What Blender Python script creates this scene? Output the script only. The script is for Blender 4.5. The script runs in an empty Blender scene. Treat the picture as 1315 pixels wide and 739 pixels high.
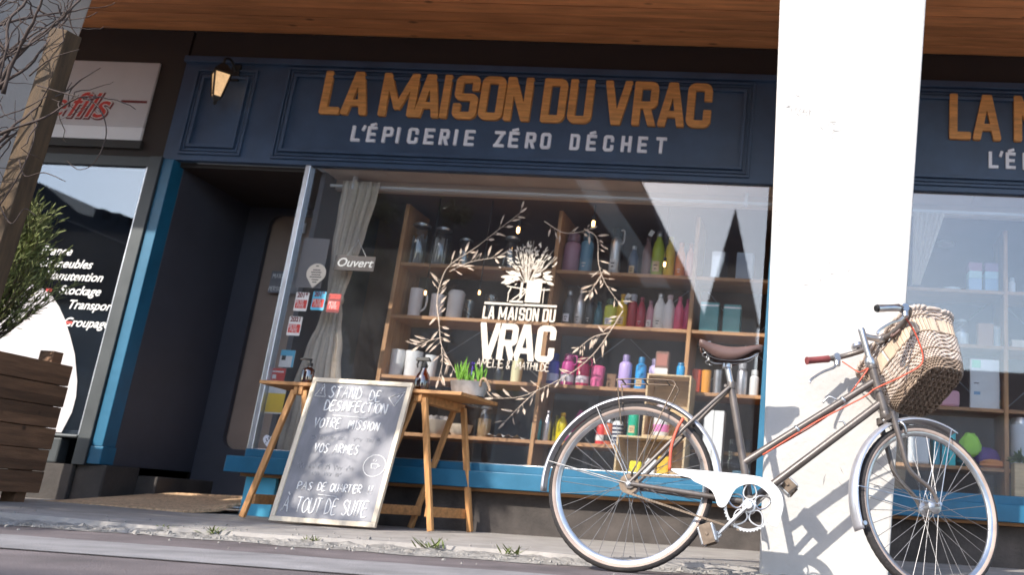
import bpy, bmesh, math, random
import numpy as np
from mathutils import Vector, Matrix
rnd = random.Random(7)
S = bpy.context.scene
COL = S.collection
# ------------------------------------------------------------------ camera
def cam_matrix(yaw, pitch, roll, loc):
    a, b, c = (math.radians(v) for v in (yaw, pitch, roll))
    fwd = Vector((-math.sin(a)*math.cos(b), math.cos(a)*math.cos(b), math.sin(b)))
    rt = Vector((math.cos(a), math.sin(a), 0)); up = rt.cross(fwd)
    r2 = rt*math.cos(c) + up*math.sin(c); u2 = -rt*math.sin(c) + up*math.cos(c)
    m = Matrix((r2, u2, -fwd)).transposed().to_4x4(); m.translation = loc
    return m
cd = bpy.data.cameras.new('camera'); cam = bpy.data.objects.new('camera', cd); COL.objects.link(cam)
cam.matrix_world = cam_matrix(3.98, 15.19, 3.79, Vector((0, -5.6, .165)))
cd.sensor_width = 36; cd.lens = 1174/1315*36
cd.shift_x = -(978-657.5)/1315; cd.shift_y = -(369.5-352)/1315
cd.clip_start = .05; cd.clip_end = 2000
cd.dof.use_dof = True; cd.dof.focus_distance = 3.75; cd.dof.aperture_fstop = 2.4
S.camera = cam
# ------------------------------------------------------------------ light
LX, LY, LZ = .53, 1.0, -.72                       # the way sunlight travels
el = math.atan2(-LZ, math.hypot(LX, LY)); az = math.atan2(-LX, -LY)
W = bpy.data.worlds.new('World'); S.world = W; W.use_nodes = True
nt = W.node_tree; nt.nodes.clear()
sky = nt.nodes.new('ShaderNodeTexSky'); sky.sky_type = 'NISHITA'; sky.sun_disc = False
sky.sun_elevation = el; sky.sun_rotation = az; sky.air_density = 1.0; sky.dust_density = 1.2; sky.ozone_density = 1.0
bg = nt.nodes.new('ShaderNodeBackground'); bg.inputs[1].default_value = .15
wo = nt.nodes.new('ShaderNodeOutputWorld')
nt.links.new(sky.outputs[0], bg.inputs[0]); nt.links.new(bg.outputs[0], wo.inputs[0])
sl = bpy.data.lights.new('sun', 'SUN'); sl.energy = 2.0; sl.angle = math.radians(.6); sl.color = (1, .94, .84)
so = bpy.data.objects.new('sun', sl); COL.objects.link(so)
so.rotation_euler = Vector((LX, LY, LZ)).to_track_quat('-Z', 'Y').to_euler()
so.location = (-8, -14, 12)
S.view_settings.view_transform = 'Standard'; S.view_settings.look = 'None'
S.view_settings.exposure = 1.75; S.view_settings.gamma = 1; S.view_settings.use_curve_mapping = False
S.cycles.max_bounces = 8; S.cycles.transparent_max_bounces = 24; S.cycles.caustics_reflective = False
S.cycles.caustics_refractive = False; S.cycles.use_denoising = True; S.cycles.sample_clamp_indirect = 6

# ------------------------------------------------------------------ materials
def srgb(r, g, b):
    f = lambda c: (c/12.92 if c <= .04045 else ((c+.055)/1.055)**2.4)
    return tuple(f(v/255) for v in (r, g, b))
def mat(name, col, rough=.6, var=.12, scale=8., metal=0., bump=0., bscale=None, spec=.5, coat=0., emit=None, es=0.,
        stretch=None, detail=5, col2=None, plank=None):
    m = bpy.data.materials.new(name); m.use_nodes = True
    n = m.node_tree; b = n.nodes['Principled BSDF']; L = n.links
    tc = n.nodes.new('ShaderNodeTexCoord'); mp = n.nodes.new('ShaderNodeMapping')
    L.new(tc.outputs['Object'], mp.inputs[0])
    if stretch: mp.inputs['Scale'].default_value = stretch
    nz = n.nodes.new('ShaderNodeTexNoise'); nz.inputs['Scale'].default_value = scale; nz.inputs['Detail'].default_value = detail
    nz.inputs['Roughness'].default_value = .6
    L.new(mp.outputs[0], nz.inputs[0])
    rp = n.nodes.new('ShaderNodeValToRGB'); rp.color_ramp.elements[0].position = .3; rp.color_ramp.elements[1].position = .72
    lo = col2 if col2 else tuple(c*(1-var) for c in col); hi = tuple(min(1, c*(1+var)) for c in col)
    rp.color_ramp.elements[0].color = (*lo, 1); rp.color_ramp.elements[1].color = (*hi, 1)
    L.new(nz.outputs[0], rp.inputs[0]); L.new(rp.outputs[0], b.inputs['Base Color'])
    b.inputs['Roughness'].default_value = rough; b.inputs['Metallic'].default_value = metal
    b.inputs['Specular IOR Level'].default_value = spec; b.inputs['Coat Weight'].default_value = coat
    if rough > .15:
        mr = n.nodes.new('ShaderNodeMapRange'); mr.inputs[3].default_value = max(.05, rough-.1); mr.inputs[4].default_value = min(1, rough+.12)
        L.new(nz.outputs[0], mr.inputs[0]); L.new(mr.outputs[0], b.inputs['Roughness'])
    if bump:
        n2 = n.nodes.new('ShaderNodeTexNoise'); n2.inputs['Scale'].default_value = bscale or scale*4; n2.inputs['Detail'].default_value = 6
        L.new(mp.outputs[0], n2.inputs[0])
        bp = n.nodes.new('ShaderNodeBump'); bp.inputs['Strength'].default_value = bump; bp.inputs['Distance'].default_value = .01
        L.new(n2.outputs[0], bp.inputs['Height']); L.new(bp.outputs[0], b.inputs['Normal'])
    if plank:                      # every board of the piece gets a tone of its own, and the odd knot
        ax, size = plank; sp = n.nodes.new('ShaderNodeSeparateXYZ'); L.new(tc.outputs['Object'], sp.inputs[0])
        dv = n.nodes.new('ShaderNodeMath'); dv.operation = 'DIVIDE'; dv.inputs[1].default_value = size; L.new(sp.outputs[ax], dv.inputs[0])
        fl = n.nodes.new('ShaderNodeMath'); fl.operation = 'FLOOR'; L.new(dv.outputs[0], fl.inputs[0])
        wn = n.nodes.new('ShaderNodeTexWhiteNoise'); wn.noise_dimensions = '1D'; L.new(fl.outputs[0], wn.inputs['W'])
        mr2 = n.nodes.new('ShaderNodeMapRange'); mr2.inputs[3].default_value = .68; mr2.inputs[4].default_value = 1.25; L.new(wn.outputs['Value'], mr2.inputs[0])
        vm = n.nodes.new('ShaderNodeVectorMath'); vm.operation = 'SCALE'; L.new(rp.outputs[0], vm.inputs[0]); L.new(mr2.outputs[0], vm.inputs['Scale'])
        vo = n.nodes.new('ShaderNodeTexVoronoi'); vo.inputs['Scale'].default_value = 5.5
        mp2 = n.nodes.new('ShaderNodeMapping'); mp2.inputs['Scale'].default_value = (.55, 1.25, 1.25); L.new(tc.outputs['Object'], mp2.inputs[0]); L.new(mp2.outputs[0], vo.inputs['Vector'])
        kr = n.nodes.new('ShaderNodeMapRange'); kr.inputs[1].default_value = .05; kr.inputs[2].default_value = .13; kr.inputs[3].default_value = .3; kr.inputs[4].default_value = 1.; L.new(vo.outputs['Distance'], kr.inputs[0])
        v2 = n.nodes.new('ShaderNodeVectorMath'); v2.operation = 'SCALE'; L.new(vm.outputs[0], v2.inputs[0]); L.new(kr.outputs[0], v2.inputs['Scale'])
        L.new(v2.outputs[0], b.inputs['Base Color'])
    if emit:
        b.inputs['Emission Color'].default_value = (*emit, 1); b.inputs['Emission Strength'].default_value = es
    return m
def wood(name, col, scale=3., var=.35, axis='X', rough=.55, bump=.15, plank=None):
    st = {'X': (1, 9, 9), 'Y': (9, 1, 9), 'Z': (9, 9, 1)}[axis]
    return mat(name, col, rough, var, scale, stretch=st, bump=bump, bscale=scale*5, detail=7, plank=plank)
def glassmat(name, tint, base, rough=.0, gl=(1, 1, 1), dirt_haze=0.):
    m = bpy.data.materials.new(name); m.use_nodes = True; n = m.node_tree; L = n.links; n.nodes.clear()
    o = n.nodes.new('ShaderNodeOutputMaterial'); mx = n.nodes.new('ShaderNodeMixShader')
    t = n.nodes.new('ShaderNodeBsdfTransparent'); t.inputs[0].default_value = (*tint, 1)
    g = n.nodes.new('ShaderNodeBsdfGlossy'); g.inputs['Roughness'].default_value = rough; g.inputs[0].default_value = (*gl, 1)
    f = n.nodes.new('ShaderNodeLayerWeight'); f.inputs[0].default_value = .5      # Schlick's curve, the same from either side
    pw = n.nodes.new('ShaderNodeMath'); pw.operation = 'POWER'; pw.inputs[1].default_value = 5
    L.new(f.outputs['Facing'], pw.inputs[0])
    ad = n.nodes.new('ShaderNodeMath'); ad.operation = 'MULTIPLY_ADD'; ad.use_clamp = True; ad.inputs[1].default_value = .95; ad.inputs[2].default_value = .04+base
    L.new(pw.outputs[0], ad.inputs[0]); L.new(ad.outputs[0], mx.inputs[0])
    L.new(t.outputs[0], mx.inputs[1]); L.new(g.outputs[0], mx.inputs[2])
    last = mx
    if dirt_haze:
        d = n.nodes.new('ShaderNodeBsdfDiffuse'); d.inputs[0].default_value = (.75, .75, .78, 1)
        m2 = n.nodes.new('ShaderNodeMixShader'); tc = n.nodes.new('ShaderNodeTexCoord')
        nz = n.nodes.new('ShaderNodeTexNoise'); nz.inputs['Scale'].default_value = 2.5; nz.inputs['Detail'].default_value = 8
        L.new(tc.outputs['Object'], nz.inputs[0])
        mr = n.nodes.new('ShaderNodeMapRange'); mr.inputs[1].default_value = .35; mr.inputs[2].default_value = .8
        mr.inputs[3].default_value = dirt_haze*.4; mr.inputs[4].default_value = dirt_haze*1.6
        L.new(nz.outputs[0], mr.inputs[0]); L.new(mr.outputs[0], m2.inputs[0])
        L.new(mx.outputs[0], m2.inputs[1]); L.new(d.outputs[0], m2.inputs[2]); last = m2
    L.new(last.outputs[0], o.inputs[0])
    return m
M = {}
M['blue'] = mat('blue_paint', (.011, .115, .21), .42, .18, 5., bump=.05, bscale=60)
M['navy'] = mat('blue_paint_shaded', (.042, .074, .135), .45, .22, 4., bump=.04, bscale=50)  # the blue paint again, its greyer shaded look put into the colour
M['door'] = mat('blue_paint_recess', (.058, .058, .074), .5, .15, 4.)  # same paint, with the dark of the recess put into its colour
M['white_wall'] = mat('white_render', (.49, .472, .452), .88, .12, 1.6, bump=.35, bscale=40)
M['scuff'] = mat('scuff_grey', (.27, .26, .25), .9, .2, 40.)
M['concrete'] = mat('dark_concrete', (.062, .052, .047), .9, .45, 5., bump=.4, bscale=50)
M['darkstone'] = mat('dark_stone', (.05, .042, .038), .8, .35, 6., bump=.3, bscale=40)
M['pave'] = mat('pavement_concrete', (.31, .285, .265), .92, .22, 6., bump=.35, bscale=120)
M['rubble'] = mat('crumbled_kerb', (.27, .25, .228), .95, .4, 14., bump=.9, bscale=70)
M['asphalt'] = mat('asphalt', (.14, .114, .114), .93, .35, 3., bump=.7, bscale=180)
M['asphalt2'] = mat('worn_light_band', (.24, .225, .226), .93, .3, 4., bump=.6, bscale=150)
M['ground'] = mat('far_ground', (.22, .21, .20), .95, .3, .4)
M['soffit'] = wood('soffit_planks', (.74, .30, .115), 2.2, .30, 'X', .5, plank=(1, .118))
M['brown'] = mat('dark_brown_beam', (.03, .02, .016), .7, .2, 6.)
M['greyalu'] = mat('grey_aluminium', (.055, .062, .066), .45, .12, 8., metal=.3)
M['alu'] = mat('bright_aluminium', (.62, .64, .68), .32, .06, 8., metal=.85)
M['darkframe'] = mat('dark_frame', (.02, .018, .017), .55, .2, 8.)
M['orange_wood'] = wood('letter_wood', (.66, .30, .095), 7., .3, 'X', .55, .25)
M['letter_white'] = mat('letter_white', (.82, .82, .88), .6, .06, 9.)
M['decal'] = mat('white_vinyl', (.62, .55, .47), .6, .03, 9.)
M['pine'] = wood('trestle_pine', (.50, .25, .095), 5., .35, 'Z', .6)
M['pineX'] = wood('pine_board', (.46, .225, .085), 5., .35, 'X', .6)
M['paleframe'] = wood('pale_frame_wood', (.72, .62, .48), 6., .12, 'Z', .6)
M['crate'] = wood('crate_pine', (.62, .45, .26), 6., .22, 'X', .65)
M['shelf'] = wood('shelf_oak', (.42, .215, .095), 5., .3, 'X', .55)
M['shelfZ'] = wood('upright_oak', (.45, .23, .095), 5., .3, 'Z', .55)
M['slate'] = mat('chalk_board', (.31, .305, .325), .85, .3, 4., col2=(.155, .155, .17), stretch=(1, 1, .35), detail=8, bump=.05)
M['chalk'] = mat('chalk', (.85, .84, .83), .95, .15, 90.)
M['chalkfaint'] = mat('chalk_faint', (.34, .34, .36), .95, .3, 60.)
M['linen'] = mat('linen', (.62, .53, .43), .9, .1, 60., bump=.25, bscale=300)
M['white'] = mat('white_gloss', (.75, .74, .73), .35, .04, 8.)
M['whitemat'] = mat('white_matte', (.7, .68, .66), .8, .1, 20.)
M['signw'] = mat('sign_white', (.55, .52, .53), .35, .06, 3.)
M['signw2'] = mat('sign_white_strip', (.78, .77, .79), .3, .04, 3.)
M['red'] = mat('red', (.55, .045, .035), .5, .1, 8.)
M['darkred'] = mat('dark_red', (.14, .012, .014), .6, .1, 8.)
M['orange'] = mat('orange', (.75, .30, .03), .5, .1, 8.)
M['coralcable'] = mat('coral_cable', (.55, .095, .05), .5, .1, 20.)
M['yellow'] = mat('yellow', (.80, .52, .03), .45, .08, 8.)
M['skyblue'] = mat('sky_blue', (.09, .42, .62), .4, .1, 8.)
M['black'] = mat('black', (.014, .013, .013), .5, .2, 10.)
M['rubber'] = mat('tyre_rubber', (.03, .026, .026), .85, .3, 30., bump=.4, bscale=120)
M['sidewall'] = mat('cream_sidewall', (.38, .29, .245), .8, .2, 12., bump=.15)
M['bikegrey'] = mat('bike_frame_paint', (.115, .097, .088), .36, .25, 10., metal=.3, bump=.06, bscale=90)
M['chrome'] = mat('worn_chrome', (.48, .47, .47), .3, .2, 14., metal=.95, bump=.05, bscale=60)
M['mudguard'] = mat('mudguard_metal', (.52, .51, .54), .36, .15, 9., metal=.7, bump=.05)
M['guardwhite'] = mat('guard_white', (.58, .57, .56), .38, .12, 6.)
M['steel'] = mat('brushed_steel', (.42, .42, .43), .32, .15, 20., metal=.9)
M['spoke'] = mat('spoke_wire', (.26, .25, .25), .5, .2, 30., metal=.6)
M['chain'] = mat('greasy_chain', (.16, .12, .09), .45, .3, 40., metal=.7)
M['leather'] = mat('saddle_leather', (.125, .072, .06), .45, .25, 10., bump=.15)
M['grip'] = mat('red_grip', (.20, .045, .045), .55, .2, 20., bump=.2)
M['wicker'] = mat('wicker', (.50, .41, .35), .75, .4, 35., bump=.3)
M['wickerdark'] = mat('wicker_dark', (.24, .175, .13), .8, .45, 35., bump=.3)
M['wickerband'] = mat('wicker_band', (.55, .42, .31), .7, .15, 30., stretch=(1, 1, .2), bump=.2)
M['planter'] = wood('planter_wood', (.15, .078, .042), 4., .4, 'Y', .75, .3, plank=(2, .119))
M['post'] = wood('post_wood', (.075, .045, .022), 4., .5, 'Z', .8, .3)
M['soil'] = mat('soil', (.03, .02, .013), .95, .3, 30.)
M['osb'] = mat('osb_ramp', (.60, .40, .24), .85, .45, 42., bump=.4, bscale=90, stretch=(1, 1.6, 1))
M['twig'] = mat('twig', (.055, .036, .029), .85, .3, 30.)
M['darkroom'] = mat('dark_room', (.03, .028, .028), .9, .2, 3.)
M['basketfloor'] = mat('basket_floor_shade', (.13, .09, .062), .85, .4, 35., bump=.3)  # shade of the underside put into the floor's wicker colour
M['doorglass'] = mat('door_panel_brown', (.33, .245, .20), .35, .1, 3.)
M['conifer'] = mat('conifer', (.13, .155, .05), .75, .5, 9.)
M['conifer2'] = mat('conifer_pale', (.25, .28, .10), .75, .4, 9.)
M['branch'] = mat('dried_branch', (.54, .44, .36), .8, .22, 30.)
M['leafgreen'] = mat('bulb_leaf', (.14, .30, .035), .5, .25, 20.)
M['weed'] = mat('weed', (.12, .15, .04), .7, .35, 30.)
M['purple'] = mat('purple_flower', (.12, .06, .45), .6, .2, 30.)
M['zinc'] = mat('zinc', (.42, .43, .45), .42, .25, 18., metal=.75, bump=.1)
M['rope'] = mat('rope', (.36, .25, .17), .9, .3, 90.)
M['amber'] = glassmat('amber_glass', (.35, .13, .05), .12)
M['glass'] = glassmat('clear_glass', (.90, .92, .92), .05)
M['pane'] = glassmat('shop_window_glass', (.93, .94, .95), .015, dirt_haze=.012)  # film of dirt, raised so it also paints a hazy reflection
M['paneL'] = glassmat('sky_tinted_glass', (.75, .78, .82), .03, gl=(.74, .86, 1), dirt_haze=.006)  # blue gloss tint paints a bluer sky into the reflection
M['paneR'] = glassmat('sunlit_window_glass', (.92, .94, .96), .03, dirt_haze=.01)
M['interior'] = mat('interior_brown', (.18, .125, .105), .85, .15, 3.)
M['interiorgrey'] = mat('interior_grey', (.22, .20, .20), .85, .1, 3.)
M['ceil'] = mat('ceiling_tile', (.72, .60, .50), .85, .06, 4.)
M['tealg'] = mat('teal_tin', (.08, .30, .33), .35, .15, 8.)
M['lampglow'] = mat('lamp_glow', (.9, .6, .3), .4, emit=(1, .52, .2), es=5)
M['lampglow_small'] = mat('filament_glow', (.9, .6, .3), .4, emit=(1, .5, .15), es=7)
M['lampdisc'] = mat('ceiling_lamp_glow', (.9, .9, .8), .4, emit=(1, .95, .85), es=1.6)
M['lampglass'] = mat('lantern_glass', (.6, .45, .28), .3, .35, 26., emit=(1, .60, .28), es=.20)
M['opp'] = mat('opposite_render', (.30, .28, .26), .9, .2, .6)
M['oppdark'] = mat('opposite_roof', (.035, .033, .04), .85, .3, 1.)
M['opplight'] = mat('opposite_light', (.5, .47, .43), .9, .15, .6)
M['windowdark'] = mat('window_dark', (.02, .022, .03), .2, .1, 2.)
M['leafdark'] = mat('street_tree_leaf', (.06, .085, .025), .7, .4, 6.)
M['bark'] = mat('bark', (.09, .065, .045), .9, .35, 20., bump=.5)
_cm = {}
def cmat(r, g, b, rough=.38, metal=0.):
    k = (r, g, b, rough, metal)
    if k not in _cm: _cm[k] = mat('lacquer_%d_%d_%d' % (r, g, b), tuple(min(.75, 1.3*c) for c in srgb(r, g, b)), rough, .06, 12., metal=metal)
    return _cm[k]
# ------------------------------------------------------------------ mesh builder
class MB:
    def __init__(s): s.v = []; s.f = []; s.mi = []; s.m = 0
    def add(s, vs, fs, m=None):
        o = len(s.v); s.v += [tuple(p) for p in vs]
        for f in fs: s.f.append(tuple(i+o for i in f)); s.mi.append(s.m if m is None else m)
        return s
    def box(s, x0, x1, y0, y1, z0, z1, m=None):
        v = [(x, y, z) for z in (z0, z1) for y in (y0, y1) for x in (x0, x1)]
        return s.add(v, [(0, 2, 3, 1), (4, 5, 7, 6), (0, 1, 5, 4), (1, 3, 7, 5), (3, 2, 6, 7), (2, 0, 4, 6)], m)
    def hexa(s, v, m=None):        # 8 corners ordered like box
        return s.add(v, [(0, 2, 3, 1), (4, 5, 7, 6), (0, 1, 5, 4), (1, 3, 7, 5), (3, 2, 6, 7), (2, 0, 4, 6)], m)
    def bar(s, p, q, w, h, up=(0, 0, 1), m=None):
        p, q = Vector(p), Vector(q); d = (q-p).normalized(); u = Vector(up)
        a = d.cross(u)
        if a.length < 1e-4: a = d.cross(Vector((0, 1, 0)))
        a.normalize(); b = a.cross(d)
        v = [c+a*i*w/2+b*j*h/2 for c in (p, q) for j in (-1, 1) for i in (-1, 1)]
        return s.hexa([v[i] for i in (0, 1, 2, 3, 4, 5, 6, 7)], m)
    def tube(s, pts, r, n=8, closed=False, m=None, cap=True, flat=None):
        P = [Vector(p) for p in pts]; N = len(P)
        R = r if isinstance(r, (list, tuple)) else [r]*N
        T = []
        for i in range(N):
            a = P[(i-1) % N] if (closed or i) else P[i]; b = P[(i+1) % N] if (closed or i < N-1) else P[i]
            t = b-a; T.append(t.normalized() if t.length > 1e-9 else Vector((0, 0, 1)))
        u = Vector((0, 0, 1)) if abs(T[0].z) < .9 else Vector((0, 1, 0))
        vs = []; fs = []
        for i in range(N):
            u = u - T[i]*u.dot(T[i])
            if u.length < 1e-6: u = T[i].orthogonal()
            u.normalize(); w = T[i].cross(u)
            for k in range(n):
                a = 2*math.pi*k/n
                o = u*math.cos(a)*R[i]+w*math.sin(a)*R[i]
                if flat: o = Vector((o.x, o.y*flat, o.z))
                vs.append(P[i]+o)
        for i in range(N if closed else N-1):
            j = (i+1) % N
            for k in range(n): fs.append((i*n+k, i*n+(k+1) % n, j*n+(k+1) % n, j*n+k))
        if cap and not closed:
            fs.append(tuple(range(n-1, -1, -1))); fs.append(tuple((N-1)*n+k for k in range(n)))
        return s.add(vs, fs, m)
    def lathe(s, prof, c=(0, 0, 0), n=20, m=None, mx=None):
        c = Vector(c); vs = []; fs = []
        for r, z in prof:
            for k in range(n):
                a = 2*math.pi*k/n; p = Vector((r*math.cos(a), r*math.sin(a), z))
                vs.append((mx @ p if mx else p)+c)
        for i in range(len(prof)-1):
            for k in range(n): fs.append((i*n+k, i*n+(k+1) % n, (i+1)*n+(k+1) % n, (i+1)*n+k))
        if prof[0][0] > 1e-6: fs.append(tuple(range(n-1, -1, -1)))
        if prof[-1][0] > 1e-6: fs.append(tuple((len(prof)-1)*n+k for k in range(n)))
        return s.add(vs, fs, m)
    def prism(s, xz, y0, y1, m=None):
        n = len(xz); v = [(x, y0, z) for x, z in xz]+[(x, y1, z) for x, z in xz]
        f = [tuple(range(n)), tuple(range(2*n-1, n-1, -1))]+[(i, i+n, (i+1) % n+n, (i+1) % n) for i in range(n)]
        return s.add(v, f, m)
    def leaf(s, p, d, nrm, L, w, m=None, fold=.0):
        p, d, nrm = Vector(p), Vector(d).normalized(), Vector(nrm)
        a = d.cross(nrm)
        if a.length < 1e-5: a = d.orthogonal()
        a.normalize(); nn = a.cross(d)
        v = [p, p+d*L*.35+a*w/2+nn*fold, p+d*L*.75+a*w*.35+nn*fold, p+d*L, p+d*L*.75-a*w*.35+nn*fold, p+d*L*.35-a*w/2+nn*fold]
        return s.add(v, [(0, 1, 2, 3), (0, 3, 4, 5)], m)
    def xf(s, f):
        s.v = [tuple(f(Vector(p))) for p in s.v]; return s
    def build(s, name, mats, parent=None, smooth=False, bevel=0, loc=None, sub=0):
        base = Vector((0, 0, 0))
        if parent is not None: base = Vector(parent.get('_base', (0, 0, 0)))
        elif loc is not None: base = Vector(loc)
        me = bpy.data.meshes.new(name)
        me.from_pydata([Vector(p)-base for p in s.v], [], s.f)
        if not isinstance(mats, (list, tuple)): mats = [mats]
        for m in mats: me.materials.append(M[m] if isinstance(m, str) else m)
        me.polygons.foreach_set('material_index', s.mi)
        bm = bmesh.new(); bm.from_mesh(me); bmesh.ops.recalc_face_normals(bm, faces=bm.faces); bm.to_mesh(me); bm.free()
        me.update()
        if smooth:
            me.polygons.foreach_set('use_smooth', [True]*len(me.polygons))
            if smooth is not True: me.set_sharp_from_angle(angle=math.radians(smooth))
        o = bpy.data.objects.new(name, me); COL.objects.link(o)
        if parent is not None:
            o.parent = parent; o['_base'] = tuple(base)
        else:
            o.location = base; o['_base'] = tuple(base)
        if bevel:
            b = o.modifiers.new('bevel', 'BEVEL'); b.width = bevel; b.segments = 2; b.limit_method = 'ANGLE'; b.angle_limit = math.radians(40)
            b.use_clamp_overlap = True
        if sub:
            b = o.modifiers.new('sub', 'SUBSURF'); b.levels = sub; b.render_levels = sub
        return o
def tag(o, label=None, cat=None, group=None, kind=None):
    if label: o['label'] = label
    if cat: o['category'] = cat
    if group: o['group'] = group
    if kind: o['kind'] = kind
    return o
def thing(name, loc, label, cat, group=None):
    o = bpy.data.objects.new(name, None); COL.objects.link(o); o.location = loc; o['_base'] = tuple(loc)
    o.empty_display_size = .1
    return tag(o, label, cat, group)
def structure(o): o['kind'] = 'structure'; return o
def smoothline(pts, n=8, closed=False):
    P = [Vector(p) for p in pts]; N = len(P); out = []
    for i in range(N if closed else N-1):
        if closed: a, b, c, d = P[(i-1) % N], P[i], P[(i+1) % N], P[(i+2) % N]
        else: a, b, c, d = P[max(i-1, 0)], P[i], P[i+1], P[min(i+2, N-1)]
        for k in range(n):
            t = k/n
            out.append(.5*((2*b)+(c-a)*t+(2*a-5*b+4*c-d)*t*t+(3*b-a-3*c+d)*t**3))
    if not closed: out.append(P[-1])
    return out
# ------------------------------------------------------------------ lettering: condensed block capitals from distance fields
def _seg(X, Y, x0, y0, x1, y1, t):
    L = math.hypot(x1-x0, y1-y0); ux, uy = (x1-x0)/L, (y1-y0)/L
    dx, dy = X-(x0+x1)/2, Y-(y0+y1)/2
    a = np.abs(dx*ux+dy*uy)-L/2; b = np.abs(-dx*uy+dy*ux)-t/2
    return np.hypot(np.maximum(a, 0), np.maximum(b, 0))+np.minimum(np.maximum(a, b), 0)
def _rbox(X, Y, x0, y0, x1, y1, r):
    dx, dy = np.abs(X-(x0+x1)/2)-(x1-x0)/2+r, np.abs(Y-(y0+y1)/2)-(y1-y0)/2+r
    return np.hypot(np.maximum(dx, 0), np.maximum(dy, 0))+np.minimum(np.maximum(dx, dy), 0)-r
def _ring(X, Y, x0, y0, x1, y1, r, t):
    return np.maximum(_rbox(X, Y, x0, y0, x1, y1, r), -_rbox(X, Y, x0+t, y0+t, x1-t, y1-t, max(r-t, .03)))
def glyph(ch, w, t, X, Y):
    mn, mxx = np.minimum, np.maximum
    clip = lambda d: mxx(d, _rbox(X, Y, 0, 0, w, 1, 0))
    sg = lambda *a: _seg(X, Y, *a, t)
    bx = lambda x0, y0, x1, y1: _rbox(X, Y, x0, y0, x1, y1, 0)
    r = min(w*.48, t*1.25)
    vl = sg(t/2, 0, t/2, 1); vr = sg(w-t/2, 0, w-t/2, 1)
    if ch == 'L': return mn(vl, sg(0, t/2, w, t/2))
    if ch == 'I': return vl
    if ch == 'A':
        k = t*.52
        d = mn(sg(k-.02, -.05, w/2-.01, 1.05), sg(w-k+.02, -.05, w/2+.01, 1.05))
        return clip(mn(d, _seg(X, Y, w*.25, .27, w*.75, .27, t*.85)))
    if ch == 'V':
        k = t*.52
        return clip(mn(sg(k-.02, 1.05, w/2-.01, -.05), sg(w-k+.02, 1.05, w/2+.01, -.05)))
    if ch == 'M': return mn(mn(vl, vr), clip(mn(_seg(X, Y, t*.4, 1.06, w/2, .18, t*.82), _seg(X, Y, w-t*.4, 1.06, w/2, .18, t*.82))))
    if ch == 'N': return mn(mn(vl, vr), clip(sg(t*.5, 1.05, w-t*.5, -.05)))
    if ch == 'O': return _ring(X, Y, 0, 0, w, 1, r, t)
    if ch == 'C': return mxx(_ring(X, Y, 0, 0, w, 1, r, t), -bx(w*.5, .37, w+.2, .63))
    if ch == 'U': return mxx(_ring(X, Y, 0, 0, w, 1.8, r, t), bx(-.1, -.1, w+.1, 1))
    if ch == 'D': return mn(_ring(X, Y, 0, 0, w, 1, r, t), mxx(vl, bx(0, 0, t, 1)))
    if ch == 'P': return mn(vl, _ring(X, Y, 0, .4, w, 1, r*.9, t))
    if ch == 'R': return mn(mn(vl, _ring(X, Y, 0, .4, w, 1, r*.9, t)), clip(sg(w*.5, .5, w-t*.52, -.04)))
    if ch == 'S':
        a = mxx(_ring(X, Y, 0, .5-t/2, w, 1, r*.9, t), -bx(w*.5, .2, w+.1, .68))
        b = mxx(_ring(X, Y, 0, 0, w, .5+t/2, r*.9, t), -bx(-.1, .32, w*.5, .8))
        return mn(a, b)
    if ch == 'T': return mn(sg(w/2, 0, w/2, 1), sg(0, 1-t/2, w, 1-t/2))
    if ch == 'Z': return mn(mn(sg(0, 1-t/2, w, 1-t/2), sg(0, t/2, w, t/2)), clip(sg(t*.45, -.02, w-t*.45, 1.02)))
    if ch == 'H': return mn(mn(vl, vr), sg(0, .5, w, .5))
    if ch in 'EÉ':
        d = mn(mn(vl, sg(0, 1-t/2, w, 1-t/2)), mn(sg(0, t/2, w, t/2), sg(0, .5, w*.9, .5)))
        if ch == 'É': d = mn(d, _seg(X, Y, w*.25, 1.1, w*.85, 1.2, t*.75))
        return d
    if ch == "'": return _seg(X, Y, .02, .74, .12, 1.05, t*.8)
    return vl
def contours(D, xs, ys):
    H, Wd = D.shape; nxt = {}
    ins = D < 0
    def pt(e):
        k, i, j = e
        if k == 0: a, b = D[i, j], D[i, j+1]; t = a/(a-b); return (xs[j]+t*(xs[j+1]-xs[j]), ys[i])
        a, b = D[i, j], D[i+1, j]; t = a/(a-b); return (xs[j], ys[i]+t*(ys[i+1]-ys[i]))
    for i in range(H-1):
        for j in range(Wd-1):
            c = ins[i, j] | ins[i, j+1] << 1 | ins[i+1, j+1] << 2 | ins[i+1, j] << 3
            if c in (0, 15): continue
            B, R_, T, L_ = (0, i, j), (1, i, j+1), (0, i+1, j), (1, i, j)
            for a, b in {1: [(L_, B)], 2: [(B, R_)], 3: [(L_, R_)], 4: [(R_, T)], 5: [(L_, T), (R_, B)], 6: [(B, T)], 7: [(L_, T)],
                         8: [(T, L_)], 9: [(T, B)], 10: [(B, L_), (T, R_)], 11: [(T, R_)], 12: [(R_, L_)], 13: [(R_, B)], 14: [(B, L_)]}[int(c)]:
                nxt[a] = b
    loops = []
    while nxt:
        s0, e = nxt.popitem(); lp = [pt(s0)]; st = s0
        while e != st and e in nxt: lp.append(pt(e)); e = nxt.pop(e)
        # thin out points that lie on straight runs
        out = []; n = len(lp)
        for k in range(n):
            a, b, c = lp[k-1], lp[k], lp[(k+1) % n]
            if abs((b[0]-a[0])*(c[1]-a[1])-(b[1]-a[1])*(c[0]-a[0])) > 1.5e-6: out.append(b)
        if len(out) > 3: loops.append(out)
    return loops
_gc = {}
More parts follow.
